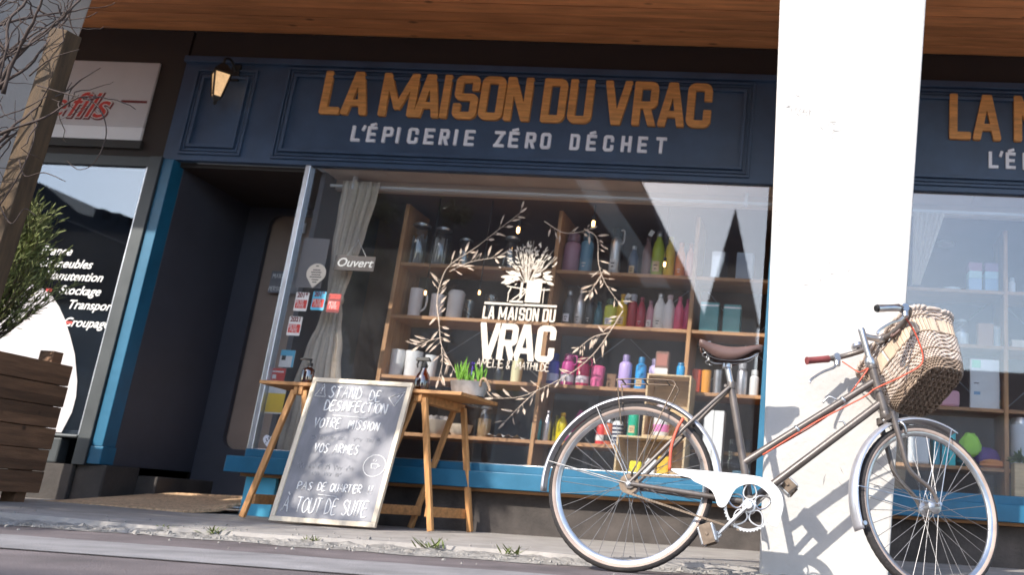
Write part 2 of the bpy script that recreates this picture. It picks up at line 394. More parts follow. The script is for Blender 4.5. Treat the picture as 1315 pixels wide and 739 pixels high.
def glyph_loops(ch, w, t):
    k = (ch, round(w, 3), round(t, 3))
    if k not in _gc:
        st = .02; xs = np.arange(-.08, w+.08, st)+.0031; ys = np.arange(-.08, 1.36, st)+.0037
        X, Y = np.meshgrid(xs, ys); rr = .018
        _gc[k] = contours(glyph(ch, w, t-2*rr, X, Y)-rr if ch in 'OCUDPRS' else glyph(ch, w, t-2*rr, X, Y)-rr, xs, ys)
    return _gc[k]
def curve_mesh(loops, ext, bev=0):
    cu = bpy.data.curves.new('c', 'CURVE'); cu.dimensions = '2D'; cu.fill_mode = 'BOTH'; cu.extrude = ext; cu.bevel_depth = bev; cu.bevel_resolution = 1
    for lp in loops:
        sp = cu.splines.new('POLY'); sp.points.add(len(lp)-1); sp.use_cyclic_u = True
        for p, q in zip(sp.points, lp): p.co = (q[0], q[1], 0, 1)
    return obj_mesh(cu)
def obj_mesh(cu):
    o = bpy.data.objects.new('tmp', cu); COL.objects.link(o)
    dg = bpy.context.evaluated_depsgraph_get(); dg.update()
    me = bpy.data.meshes.new_from_object(o.evaluated_get(dg))
    r = ([tuple(v.co) for v in me.vertices], [tuple(p.vertices) for p in me.polygons])
    bpy.data.objects.remove(o); bpy.data.curves.remove(cu); bpy.data.meshes.remove(me)
    return r
def caps_text(mb, letters, z0, h, t, y, ext, bev=0, m=None):   # letters: (char, x0, x1)
    for ch, x0, x1 in letters:
        lp = [[(x0+px*h, z0+pz*h) for px, pz in l] for l in glyph_loops(ch, max(t, (x1-x0)/h), t)]
        v, f = curve_mesh(lp, ext, bev)
        mb.add([(a, y-c, b) for a, b, c in v], f, m)
def font_text(mb, s, x, z, size, y, ext=.0006, shear=0., off=0., align='LEFT', m=None, sx=1., rot=0., fn=None):
    cu = bpy.data.curves.new('t', 'FONT'); cu.body = s; cu.size = size; cu.extrude = ext; cu.shear = shear; cu.offset = off; cu.align_x = align
    v, f = obj_mesh(cu); c, s_ = math.cos(rot), math.sin(rot)
    fn = fn or (lambda a, b, d: (x+(a*sx*c-b*s_), y-d, z+(a*sx*s_+b*c)))
    mb.add([fn(*p) for p in v], f, m)
HW = {'A': [[(0, 0), (.3, 1), (.55, 0)], [(.12, .4), (.45, .42)]], 'B': [[(0, 0), (0, 1), (.4, .85), (.35, .6), (.05, .52), (.45, .35), (.4, .05), (0, 0)]],
 'C': [[(.5, .85), (.3, 1), (.05, .7), (.05, .25), (.25, 0), (.5, .12)]], 'D': [[(0, 0), (.02, 1), (.35, .85), (.5, .5), (.38, .12), (0, 0)]],
 'E': [[(.45, 1), (.03, .98), (0, 0), (.48, .02)], [(.02, .52), (.38, .54)]], 'F': [[(.45, 1), (.03, .98), (0, 0)], [(.02, .52), (.38, .54)]],
 'G': [[(.5, .85), (.3, 1), (.05, .7), (.05, .25), (.25, 0), (.5, .15), (.5, .45), (.3, .45)]], 'I': [[(.1, 0), (.12, 1)]],
 'L': [[(.03, 1), (0, 0), (.45, .03)]], 'M': [[(0, 0), (.08, 1), (.33, .4), (.6, 1), (.66, 0)]], 'N': [[(0, 0), (.03, 1), (.45, 0), (.5, 1)]],
 'O': [[(.28, 1), (.03, .65), (.08, .15), (.3, 0), (.52, .3), (.48, .8), (.28, 1)]], 'P': [[(0, 0), (.02, 1), (.42, .88), (.4, .58), (.02, .48)]],
 'Q': [[(.28, 1), (.03, .65), (.08, .15), (.3, 0), (.52, .3), (.48, .8), (.28, 1)], [(.32, .25), (.55, -.08)]],
 'R': [[(0, 0), (.02, 1), (.42, .88), (.4, .58), (.02, .48), (.48, 0)]], 'S': [[(.47, .88), (.25, 1), (.05, .78), (.25, .53), (.46, .3), (.25, 0), (0, .12)]],
 'T': [[(-.02, 1), (.5, .97)], [(.25, .98), (.22, 0)]], 'U': [[(.02, 1), (.05, .2), (.25, 0), (.46, .22), (.5, 1)]], 'V': [[(0, 1), (.25, 0), (.5, 1)]],
 'X': [[(0, 0), (.5, 1)], [(0, 1), (.5, 0)]], 'H': [[(0, 0), (.02, 1)], [(.48, 0), (.5, 1)], [(.02, .5), (.48, .52)]], 'Y': [[(0, 1), (.25, .5)], [(.5, 1), (.2, 0)]],
 'Z': [[(0, 1), (.5, 1), (0, 0), (.5, 0)]], '!': [[(.12, 1), (.1, .3)], [(.1, .06), (.1, 0)]], '5': [[(.45, 1), (.1, 1), (.05, .55), (.35, .6), (.46, .3), (.3, .02), (.02, .08)]],
 '&': [[(.5, 0), (.1, .75), (.25, 1), (.38, .78), (.05, .3), (.2, 0), (.5, .35)]], '.': [[(.08, .02), (.1, .06)]]}
def hand(mb, text, x, z, h, r, fn, sp=.72, jit=.03, m=None, flat=None, n=5, w=None):
    if w:
        st0 = rnd.getstate(); full = hand(MB(), text, 0, 0, h, r, lambda a, b: (a, b, 0), sp, jit)
        rnd.setstate(st0); x_, fn_ = x, fn; k_ = w/full; fn = lambda a, b: fn_(x_+(a-x_)*k_, b)
    for ch in text:
        acc = {'É': 'E', 'À': 'A', 'È': 'E', 'Ï': 'I'}.get(ch, ch)
        if ch == ' ': x += h*.5; continue
        st = list(HW.get(acc, []))
        if acc != ch: st = st+[[(.15, 1.12), (.38, 1.25)] if ch == 'É' else [(.2, 1.28), (.38, 1.12)]]
        dz = rnd.uniform(-jit, jit)*h
        for pl in st:
            pts = [fn(x+px*h*.85+rnd.uniform(-.01, .01)*h, z+dz+pz*h) for px, pz in pl]
            if len(pts) > 3: pts = smoothline(pts, 4)
            mb.tube(pts, r, n, m=m)
        wd = max((p[0] for pl in HW.get(acc, [[(.3, 0)]]) for p in pl), default=.3)
        x += h*(.85*wd+.17*sp/.72+.03)
    return x
# ================================================================== GROUND
def pave_z(x, y):
    t = min(1, max(0, -y/1.55)); return -.02*t + .022*min(1, max(0, (-3-x)/1.3))
m = MB(); nx, ny = 90, 14; vs = []; fs = []
def edge_y(x): return -1.56+.05*math.sin(x*3.1)+.035*math.sin(x*9.7+1)+.02*math.sin(x*23)
xs_ = [-14+24*i/nx for i in range(nx+1)]
for j in range(ny+1):
    for x in xs_:
        y = 1.2+(edge_y(x)-1.2)*j/ny
        vs.append((x, y, pave_z(x, y)))
fs = [(j*(nx+1)+i, j*(nx+1)+i+1, (j+1)*(nx+1)+i+1, (j+1)*(nx+1)+i) for j in range(ny) for i in range(nx)]
m.add(vs, fs)
vs = []; nrow = nx+1                     # broken front edge
for k, dz in ((0, 0), (1, -.05)):
    for x in xs_: vs.append((x, edge_y(x)-.012*k, pave_z(x, -1.5)+dz))
m.add(vs, [(i, i+1, nrow+i+1, nrow+i) for i in range(nx)])
structure(m.build('pavement', 'pave', smooth=30))
m = MB(); vs = []; nx2, ny2 = 420, 8; r2 = random.Random(3)
for j in range(ny2+1):
    for i in range(nx2+1):
        x = -8+13*i/nx2; t = j/ny2
        y0 = edge_y(x)+.02; y1 = -1.86+.05*math.sin(x*2.3+2)+.03*math.sin(x*13)
        vs.append((x, y0+(y1-y0)*t, -.034-.014*t+r2.uniform(-.006, .007)*(1-abs(2*t-1)**3)+.006*math.sin(x*31+t*9)*(1-t)))
m.add(vs, [(j*(nx2+1)+i, j*(nx2+1)+i+1, (j+1)*(nx2+1)+i+1, (j+1)*(nx2+1)+i) for j in range(ny2) for i in range(nx2)])
structure(m.build('kerb_strip', 'rubble', smooth=False))
m = MB(); m.add([(-60, -14, -.05), (60, -14, -.05), (60, -1.6, -.05), (-60, -1.6, -.05)], [(0, 1, 2, 3)])
structure(m.build('road', 'asphalt'))
m = MB(); vs = []
for i in range(121):
    x = -14+24*i/120
    vs += [(x, -2.42+.03*math.sin(x*1.7)+.012*math.sin(x*17), -.046), (x, -2.98+.02*math.sin(x*2.1), -.046)]
m.add(vs, [(2*i, 2*i+2, 2*i+3, 2*i+1) for i in range(120)])
structure(m.build('road_marking', 'asphalt2'))
m = MB(); m.add([(-300, -300, -.06), (300, -300, -.06), (300, 300, -.06), (-300, 300, -.06)], [(0, 1, 2, 3)])
structure(m.build('ground', 'ground'))
m = MB(); r2 = random.Random(5)
for i in range(900):
    x = r2.uniform(-4.6, 1.8); y = r2.gauss(-1.7, .11) if i % 9 else r2.uniform(-2.4, -1.1); s = r2.uniform(.003, .009)*(2.2 if r2.random() < .06 else 1)
    z = pave_z(x, y) if y > edge_y(x) else -.043
    pts = [(x+s*math.cos(a)*r2.uniform(.7, 1.2), y+s*math.sin(a)*r2.uniform(.7, 1.2), z-.001) for a in (0, 1.2, 2.5, 3.8, 5.1)]
    top = [(x+s*.55*math.cos(a+.3), y+s*.55*math.sin(a+.3), z+s*r2.uniform(.5, .9)) for a in (0, 1.2, 2.5, 3.8, 5.1)]
    m.add(pts+top, [(k, (k+1) % 5, 5+(k+1) % 5, 5+k) for k in range(5)]+[(5, 6, 7, 8, 9)])
tag(m.build('gravel', 'rubble'), 'loose grit and crumbs of concrete scattered along the broken kerb', 'gravel', kind='stuff')
# ================================================================== SHOP BUILDING
B = thing('shop_building', (-1.5, 0, 0), 'navy and blue painted shop front under a wooden arcade ceiling', 'building')
m = MB(); m.box(-4.525, 4.2, .0, .3, 3.061, 3.28); m.box(-4.525, 4.2, .32, .4, 3.061, 3.28)
m.build('wall', 'brown', B)
m = MB()
y = -.004
while y > -1.90:
    m.box(-9, 7, y-.110, y, 3.28+rnd.uniform(0, .003), 3.31); y -= .118
m.build('soffit', 'soffit', B, bevel=.004)
m = MB(); m.box(-9, 7, -2.0, 4.4, 3.315, 8.5); m.build('upper_storey', 'white_wall', B)
m = MB(); m.box(-9, 7, -1.99, -1.955, 3.2, 3.314); m.build('soffit_edge', 'brown', B)
m = MB(); m.box(-4.545, 4.2, .0, .05, 2.30, 3.06); m.box(-4.545, 4.2, -.03, -.001, 3.03, 3.075)
m.build('fascia', 'navy', B, bevel=.003)
def frame_loop(m, x0, x1, z0, z1, steps, yf=0.):
    for off, w, pr in steps:
        a0, a1, b0, b1 = x0+off, x1-off, z0+off, z1-off
        m.box(a0, a1, yf-pr, yf-.0005, b0, b0+w); m.box(a0, a1, yf-pr, yf-.0005, b1-w, b1)
        m.box(a0, a0+w, yf-pr, yf-.0005, b0+w, b1-w); m.box(a1-w, a1, yf-pr, yf-.0005, b0+w, b1-w)
STEPS = [(0, .018, .016), (.026, .012, .010), (.052, .022, .022)]
m = MB(); frame_loop(m, -4.443, -3.997, 2.342, 2.985, STEPS); m.build('fascia_moulding', 'navy', B, bevel=.003)
# base, ledge and posts
m = MB(); m.box(-3.46, 4.2, .0, .12, -.05, .235); m.build('base_wall', 'concrete', B, bevel=.004)
m = MB(); m.box(-3.5, 4.2, -.05, .02, .2355, .2545); m.build('base_rail', 'shelf', B, bevel=.002)
m = MB(); m.box(-3.56, 4.2, -.13, .06, .255, .352); m.box(-3.49, 4.2, -.06, .06, .3525, .402)
m.build('sill', 'blue', B, bevel=.004)
m = MB(); m.box(-.345, -.05, -.004, .06, .4025, 2.2995); m.build('post', 'blue', B, bevel=.004)
m = MB(); m.box(-4.5245, -4.45, -.012, .1, .36, 2.299); m.box(-4.5245, -4.437, -.018, .1, .25, .3595); m.build('post', 'blue', B, bevel=.004)
m = MB(); m.box(-3.47, -3.275, -.03, -.001, .0, .2345); m.build('base_block', 'skyblue', B, bevel=.004)
# recess
m = MB(); m.box(-4.5245, -4.45, .1005, .95, .25, 2.299); m.build('recess_wall', 'door', B, bevel=.003)
m = MB(); m.box(-4.60, -4.40, -.0, .3, -.05, .2495); m.box(-4.45, -4.27, .3005, .9, -.05, .20); m.build('step', 'darkstone', B, bevel=.01)
m = MB(); m.box(-4.45, -3.475, .06, .95, 2.27, 2.299); m.build('recess_ceiling', 'brown', B)
m = MB(); m.box(-3.474, -3.44, .12, .95, .0, 2.299); m.build('recess_side_wall', 'door', B)
def rrect(x0, x1, z0, z1, r, n=6):
    o = []
    for cx, cz, a0 in ((x1-r, z1-r, 0), (x0+r, z1-r, 90), (x0+r, z0+r, 180), (x1-r, z0+r, 270)):
        o += [(cx+r*math.cos(math.radians(a0+90*k/n)), cz+r*math.sin(math.radians(a0+90*k/n))) for k in range(n+1)]
    return o
D = MB()
v, f = curve_mesh([[(-4.449, .10), (-3.475, .10), (-3.475, 2.27), (-4.449, 2.27)], rrect(-4.27, -3.56, .43, 2.22, .09)], .02)
D.add([(a, .9-c, b) for a, b, c in v], f); D = D.build('door', 'door', B)
m = MB(); m.prism(rrect(-4.285, -3.545, .415, 2.235, .09), .93, .936); m.build('pane', 'doorglass', D)
m = MB(); m.tube([(-3.53, .87, 1.0), (-3.53, .82, 1.02), (-3.53, .82, 1.25), (-3.53, .87, 1.27)], .011, 8); m.build('handle', 'steel', D, smooth=True)
# shop inside
m = MB(); m.box(-3.44, 4.2, .06, 1.65, .31, .37); m.build('display_floor', 'interior', B)
m = MB(); m.box(-6.6, 4.2, 2.6, 2.7, .0, 2.3); m.box(4.1, 4.2, .06, 2.6, 0, 2.3); m.build('back_wall', 'interior', B)
m = MB(); m.box(-2.75, -1.9, 2.2, 2.3, .37, 2.3); m.build('inner_partition', 'interiorgrey', B)
m = MB()
x = -3.44
while x < 4.1: m.box(x, x+.436, .055, .26, 2.30, 2.315); x += .44
m.box(-3.44, 4.2, .262, .30, 2.225, 2.315)
m.build('ceiling_tiles', 'ceil', B)
m = MB(); m.box(-3.44, 4.2, .3005, 2.6, 2.24, 2.32); m.build('ceiling', 'interior', B)
m = MB(); m.box(-3.474, -3.44, .9505, 2.6, 0, 2.32); m.build('inner_side_wall', 'interior', B)
# windows
def window(x0, x1, z0, z1, pm, fm, pane_y=.03, sides=(1, 1), fw=.03):
    w = MB()
    if sides[0]: w.box(x0, x0+fw, pane_y-.03, pane_y+.03, z0, z1)
    if sides[1]: w.box(x1-fw, x1, pane_y-.03, pane_y+.03, z0, z1)
    w.box(x0+fw, x1-fw, pane_y-.008, pane_y+.02, z0, z0+.006)
    o = w.build('window', fm, B, bevel=.003)
    g = MB(); g.box(x0+fw, x1-fw, pane_y, pane_y+.006, z0+.0065, z1); g.build('pane', pm, o)
    return o
window(-3.523, -.3455, .4025, 2.2995, 'pane', 'alu', sides=(1, 0), fw=.035)
window(-.0495, 4.1, .4025, 2.2995, 'paneR', 'blue', sides=(0, 0))
# ================================================================== SIGNS
sg = thing('shop_sign', (-2.15, 0, 2.33), 'long navy sign board reading LA MAISON DU VRAC above the main window', 'sign', 'twin shop signs')
m = MB(); frame_loop(m, -3.782, -.512, 2.335, 3.02, STEPS); m.build('moulding', 'navy', sg, bevel=.003)
LET = [('L', -3.491, -3.366), ('A', -3.338, -3.172), ('M', -3.074, -2.836), ('A', -2.826, -2.665), ('I', -2.644, -2.586), ('S', -2.559, -2.405),
       ('O', -2.378, -2.223), ('N', -2.20, -2.035), ('D', -1.945, -1.795), ('U', -1.763, -1.613), ('V', -1.522, -1.352), ('R', -1.321, -1.17),
       ('A', -1.145, -.982), ('C', -.956, -.805)]
TAG = [('L', -3.24, -3.183), ("'", -3.17, -3.15), ('É', -3.131, -3.073), ('P', -3.022, -2.957), ('I', -2.925, -2.9), ('C', -2.846, -2.78), ('E', -2.732, -2.668),
       ('R', -2.625, -2.565), ('I', -2.524, -2.5), ('E', -2.452, -2.39), ('Z', -2.247, -2.181), ('É', -2.147, -2.084), ('R', -2.031, -1.968),
       ('O', -1.928, -1.864), ('D', -1.727, -1.668), ('É', -1.615, -1.555), ('C', -1.50, -1.437), ('H', -1.38, -1.317), ('E', -1.268, -1.209), ('T', -1.147, -1.082)]
for q in LET:
    m = MB(); caps_text(m, [q], 2.680, .308, .158, -.012, .011, .002); m.build('wooden_letter', 'orange_wood', sg)
for q in TAG:
    m = MB(); caps_text(m, [q], 2.484, .110, .175, -.007, .006, .001); m.build('tagline_letter', 'letter_white', sg)
sg2 = thing('shop_sign', (2.2, 0, 2.33), 'second navy sign board, cut off after LA, right of the white pillar', 'sign', 'twin shop signs')
m = MB(); frame_loop(m, .48, 4.1, 2.335, 3.02, STEPS); m.build('moulding', 'navy', sg2, bevel=.003)
dx = .787+3.491
for c, a, b in LET[:9]:
    m = MB(); caps_text(m, [(c, a+dx, b+dx)], 2.668, .308, .158, -.012, .011, .002); m.build('wooden_letter', 'orange_wood', sg2)
for c, a, b in TAG[:10]:
    m = MB(); caps_text(m, [(c, a+dx, b+dx)], 2.472, .110, .175, -.007, .006, .001); m.build('tagline_letter', 'letter_white', sg2)
# wall lantern
ln = thing('wall_lantern', (-4.2, 0, 2.75), 'small lit black lantern on the navy fascia beside the sign', 'lantern')
lx, ly = -4.16, -.14
m = MB(); m.lathe([(.02, 2.96), (.03, 2.95), (.075, 2.90), (.082, 2.885), (.07, 2.88)], (lx, ly, 0), 4)
m.lathe([(.035, 2.715), (.03, 2.70), (.012, 2.68), (.016, 2.665), (.0, 2.65)], (lx, ly, 0), 4)
for k in range(4):
    a = math.pi/2*k; m.bar((lx+.036*math.cos(a), ly+.036*math.sin(a), 2.713), (lx+.07*math.cos(a), ly+.07*math.sin(a), 2.882), .009, .009)
m.tube(smoothline([(lx, ly, 2.95), (lx, ly, 3.0), (lx, ly+.06, 3.02), (lx, -.012, 2.97)], 6), .008, 8)
m.box(lx-.03, lx+.03, -.02, -.0005, 2.90, 3.02)
m.build('body', 'black', ln)
m = MB(); m.lathe([(.033, 2.716), (.066, 2.879)], (lx, ly, 0), 4); m.build('glass', 'lampglass', ln)
m = MB(); m.lathe([(.0, 2.755), (.018, 2.765), (.024, 2.80), (.016, 2.83), (0, 2.84)], (lx, ly, 0), 12); m.build('bulb', 'lampglow', ln, smooth=True)
pl = bpy.data.lights.new('lantern_light', 'POINT'); pl.energy = 1.6; pl.color = (1, .62, .3); pl.shadow_soft_size = .025
po = bpy.data.objects.new('lantern_light', pl); COL.objects.link(po); po.location = (lx, ly, 2.80)
# ================================================================== LEFT NEIGHBOUR
Nb = thing('neighbouring_shop', (-6, 0, 0), 'dark framed removals shop with a wide window at the left edge', 'shop front')
m = MB(); m.box(-9, -4.546, .0, .3, 2.31, 3.28); m.box(-9, -6.55, 0, .3, .25, 2.31); m.box(-4.5455, -4.5255, .02, .3, 3.08, 3.279); m.build('wall', 'brown', Nb)
m = MB(); m.box(-4.61, -4.526, -.03, .12, .2405, 2.309); m.build('post', 'greyalu', Nb, bevel=.004)
m = MB(); m.box(-9, -4.601, -.02, .3, -.05, .24); m.build('plinth', 'darkstone', Nb, bevel=.006)
m = MB(); m.box(-6.5, -4.72, -.02, .06, .2405, .40); m.box(-6.5, -4.6105, -.035, .06, .4005, .423); m.build('base_panel', 'greyalu', Nb, bevel=.02)
m = MB(); m.box(-6.5, -4.6105, .04, .08, .4235, .45); m.box(-6.5, -4.6105, -.01, .08, 2.235, 2.3095); m.box(-4.622, -4.6105, -.012, .03, .4235, 2.2345, )
w = m.build('window', 'greyalu', Nb, bevel=.003)
m = MB(); m.box(-6.5, -4.6225, .01, .016, .4235, 2.2345); m.build('pane', 'paneL', w)
m = MB(); m.box(-4.6222, -4.6165, -.02, -.0125, .4235, 2.23); m.build('edge_strip', 'alu', w)
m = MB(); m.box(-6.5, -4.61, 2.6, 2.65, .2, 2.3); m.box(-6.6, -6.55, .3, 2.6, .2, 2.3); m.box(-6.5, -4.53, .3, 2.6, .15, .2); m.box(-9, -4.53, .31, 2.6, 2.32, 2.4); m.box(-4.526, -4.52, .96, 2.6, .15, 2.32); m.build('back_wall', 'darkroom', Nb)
ns = thing('shop_sign', (-5.5, 0, 2.42), 'white sign box with red script reading fils at the far left', 'sign')
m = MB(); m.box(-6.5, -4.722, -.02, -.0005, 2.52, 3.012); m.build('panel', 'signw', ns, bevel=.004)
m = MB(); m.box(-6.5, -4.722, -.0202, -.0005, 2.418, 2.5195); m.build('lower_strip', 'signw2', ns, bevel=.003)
m = MB(); m.box(-6.5, -4.70, -.03, -.0005, 2.36, 2.4175); m.build('frame', 'darkframe', ns)
m = MB()
for s, x in (('e', -5.46), ('fils', -5.31)): font_text(m, s, x+.008, 2.573, .27, -.0215, .0004, .35, .012)
m.build('lettering_shadow', 'darkred', ns)
m = MB()
for s, x in (('e', -5.46), ('fils', -5.31)): font_text(m, s, x, 2.58, .27, -.0223, .0003, .35, .007)
m.build('lettering_outline', 'whitemat', ns)
m = MB()
for s, x in (('e', -5.46), ('fils', -5.31)): font_text(m, s, x, 2.58, .27, -.0232, .0003, .35, .001)
m.build('lettering', 'red', ns)
m = MB(); m.box(-4.93, -4.74, -.0222, -.0206, 2.70, 2.718); m.build('reflected_line', 'darkred', ns)  # dark red bar painting a line's reflection on the panel
wl = thing('window_lettering', (-5, 0, .9), 'white italic list of removal services on the left window above a white oval', 'lettering')
for s, xr, z in (('France', -5.02, 1.59), ('de meubles', -4.855, 1.505), ('Manutention', -4.757, 1.42), ('Stockage', -4.748, 1.325), ('Transport', -4.625, 1.23), ('Groupage', -4.63, 1.112)):
    m = MB(); font_text(m, s, xr+.005, z, .084, .008, .0004, .3, .0012, 'RIGHT', sx=.95); m.build('service_line', 'white', wl)
for x, z in ((-5.10, 1.345), (-4.90, 1.135)):
    m = MB(); m.box(x-.025, x+.02, .0075, .009, z-.008, z+.01); m.build('bullet_mark', 'red', wl)
m = MB(); m.prism([(-5.9, .43)]+[(-4.757, .43), (-4.722, .56), (-4.722, .66), (-4.742, .76), (-4.804, .93), (-4.87, 1.05), (-4.936, 1.157), (-5.0, 1.24), (-5.079, 1.318), (-5.2, 1.38), (-5.4, 1.42), (-5.9, 1.3)], .0072, .0088)
m.build('oval_panel', 'signw', wl)
# ================================================================== PILLARS
def pillar(label, xc0, w0, xc1, w1, y0, y1, zt):
    p = MB(); nz_ = 12
    vs = []
    for k in range(nz_+1):
        t = k/nz_; z = -.06+(zt+.06)*t; xc = xc0+(xc1-xc0)*t; w = w0+(w1-w0)*t
        vs += [(xc-w/2, y0, z), (xc+w/2, y0, z), (xc+w/2, y1, z), (xc-w/2, y1, z)]
    fs = [(4*k+a, 4*k+(a+1) % 4, 4*k+4+(a+1) % 4, 4*k+4+a) for k in range(nz_) for a in range(4)]+[(0, 1, 2, 3), tuple(4*nz_+a for a in range(4))]
    p.add(vs, fs)
    return tag(p.build('pillar', 'white_wall', loc=(xc0, (y0+y1)/2, -.06), bevel=.012), label, 'pillar', 'arcade pillars')
def lerpx(z, a, b): return a[0]+(b[0]-a[0])*(z-a[1])/(b[1]-a[1])
# front face edges at Y=-1.66
zt = 3.279
l0, l1 = lerpx(-.06, (-.2037, -.0357), (-.2737, 2.624)), lerpx(zt, (-.2037, -.0357), (-.2737, 2.624))
r0, r1 = lerpx(-.06, (.3365, .273), (.434, 2.65)), lerpx(zt, (.3365, .273), (.434, 2.65))
pc = pillar('tapered white pillar in full sun behind the bicycle', (l0+r0)/2, r0-l0, (l1+r1)/2, r1-l1, -1.66, -1.2, zt)
m = MB(); r2 = random.Random(11)
for cx, cz, sx, sz, n in ((-.13, 2.03, .09, .05, 22), (.0, 1.97, .05, .06, 14), (.05, 2.11, .16, .01, 7), (-.2, 1.5, .05, .1, 6), (.0, 1.25, .15, .1, 6), (.1, .35, .08, .06, 5)):
    for k in range(n):
        x, z = cx+r2.gauss(0, sx/2), cz+r2.gauss(0, sz/2); L = r2.uniform(.004, .022); a = r2.uniform(0, 3.14)
        w = r2.uniform(.001, .0028)
        if abs(x-.06) > .3: continue
        m.add([(x-L*math.cos(a)+w*math.sin(a), -1.6612-.0001*k, z-L*math.sin(a)-w*math.cos(a)), (x+L*math.cos(a), -1.6612-.0001*k, z+L*math.sin(a)), (x-w*math.sin(a), -1.6612-.0001*k, z+w*math.cos(a))], [(0, 1, 2)])
m.build('scuff_marks', 'scuff', pc)
pillar('shaded white pillar at the top left corner behind a wooden post', -4.47, .24, -4.29, .28, -1.77, -1.24, zt)
# ================================================================== POST, VINE, PLANTER, SHRUB
m = MB(); m.hexa([(-3.66, -2.0, -.05), (-3.575, -2.0, -.05), (-3.66, -1.91, -.05), (-3.575, -1.91, -.05), (-3.62, -2.0, 2.17), (-3.535, -2.0, 2.155), (-3.62, -1.91, 2.18), (-3.535, -1.91, 2.165)])
tag(m.build('wooden_post', 'post', loc=(-3.62, -1.95, -.05), bevel=.006), 'weathered square wooden post leaning upright by the left pillar', 'post')
m = MB(); r2 = random.Random(21)
def wander(p, d, n, step, curl, sag=0.):
    pts = [Vector(p)]; d = Vector(d).normalized()
    for k in range(n):
        d = (d+Vector((r2.gauss(0, curl), r2.gauss(0, curl*.6), r2.gauss(0, curl)-sag))).normalized(); pts.append(pts[-1]+d*step)
    return pts
for k in range(34):
    p = (r2.uniform(-3.95, -3.66), r2.uniform(-2.1, -2.02), r2.uniform(.9, 2.0)); tr = wander(p, (r2.uniform(-.3, .12), 0, 1), r2.randrange(14, 24) if 0 else 24, .04, .17)
    m.tube(tr, [max(.002, .0095*(1-i/30)*r2.uniform(.7, 1.1)) for i in range(len(tr))], 5)
    for q in range(6):
        s = tr[r2.randrange(3, 22)]; b = wander(s, (r2.uniform(-1, .7), r2.uniform(-.3, .3), r2.uniform(-.6, .8)), 8, .03, .38)
        m.tube(b, [max(.0012, .0035*(1-i/12)) for i in range(len(b))], 4)
for st in ([(-3.58, -2.02, 1.86), (-3.46, -2.02, 1.83), (-3.3, -2.03, 1.79), (-3.22, -2.03, 1.72), (-3.18, -2.03, 1.62), (-3.2, -2.03, 1.5), (-3.26, -2.03, 1.46), (-3.33, -2.03, 1.5)],
           [(-3.56, -2.02, 1.5), (-3.5, -2.03, 1.42), (-3.42, -2.03, 1.44), (-3.3, -2.04, 1.40)], [(-3.6, -2.02, 1.25), (-3.52, -2.04, 1.42), (-3.5, -2.04, 1.6), (-3.56, -2.03, 1.72)],
           [(-3.62, -2.03, 1.9), (-3.52, -2.05, 1.98), (-3.4, -2.05, 2.03)], [(-3.6, -2.02, 1.3), (-3.5, -2.03, 1.2), (-3.46, -2.03, 1.27), (-3.4, -2.03, 1.24)], [(-3.7, -2.04, 2.0), (-3.6, -2.04, 2.12), (-3.5, -2.05, 2.24)]):
    st = smoothline(st, 6); m.tube(st, [max(.0015, .0038*(1-i/len(st)*.6)) for i in range(len(st))], 5)
tag(m.build('climbing_vine', 'twig', loc=(-3.8, -2.05, 0), smooth=True), 'bare brown climbing vine twined round the wooden post', 'vine')
P = thing('planter_box', (-4.6, -.9, .0), 'dark slatted wooden planter box holding the conifer at the left edge', 'planter')
m = MB(); z = .065
for k in range(6):
    zt_ = z+.119; w = .010*k/5; xr = -4.285+.003*(k % 2)
    m.box(xr-.025, xr+w, -1.22-.006*(k % 2), -.60+.010*((k+1) % 2), z, zt_-.003)
    for ya in (-1.2, -.635): m.box(-4.945-w, xr-.0255, ya, ya+.024, z, zt_-.005)
    m.box(-4.97-w, -4.946, -1.2, -.61, z, zt_-.005)
    z = zt_
m.build('plank_walls', 'planter', P, bevel=.005)
for x, y in ((-4.40, -1.17), (-4.935, -1.17), (-4.40, -.71), (-4.935, -.71)):
    m = MB(); m.box(x, x+.085, y, y+.07, .0, .845); m.build('corner_post', 'planter', P, bevel=.004)
m = MB(); m.box(-4.945, -4.312, -1.17, -.64, .68, .73); m.build('soil', 'soil', P)
SX, SY = -4.56, -.9
sh = thing('conifer_shrub', (SX, SY, .73), 'small feathery green conifer growing in the wooden planter', 'shrub')
m = MB(); m.tube([(SX, SY, .65), (SX, SY, .95), (SX-.02, SY, 1.3)], [.022, .016, .008], 7); r2 = random.Random(31)
lf = MB()
for k in range(290):
    t = r2.random(); z0 = .80+.66*t; a = r2.uniform(0, 6.283); R = .42*(1-.55*t)
    s = Vector((SX, SY, z0)); d = Vector((math.cos(a), math.sin(a)*.6, r2.uniform(.6, 1.5))).normalized(); L = R*r2.uniform(.55, 1.1)
    pts = [s+d*L*q/6+Vector((0, 0, .08*(q/6)**2)) for q in range(7)]
    m.tube(pts, [.004*(1-q/8) for q in range(7)], 4)
    for q in range(34):
        u = .25+.8*q/34; p = s+d*L*u+Vector((0, 0, .08*u*u)); dd = (d*1.2+Vector((r2.gauss(0, .55), r2.gauss(0, .55), r2.gauss(.25, .45)))).normalized()
        lf.leaf(p, dd, (r2.gauss(0, 1), r2.gauss(0, 1), r2.gauss(0, 1)), r2.uniform(.028, .06), r2.uniform(.004, .008), m=0 if r2.random() < .6 else 1)
m.build('stems', 'twig', sh); lf.build('foliage', ['conifer', 'conifer2'], sh)
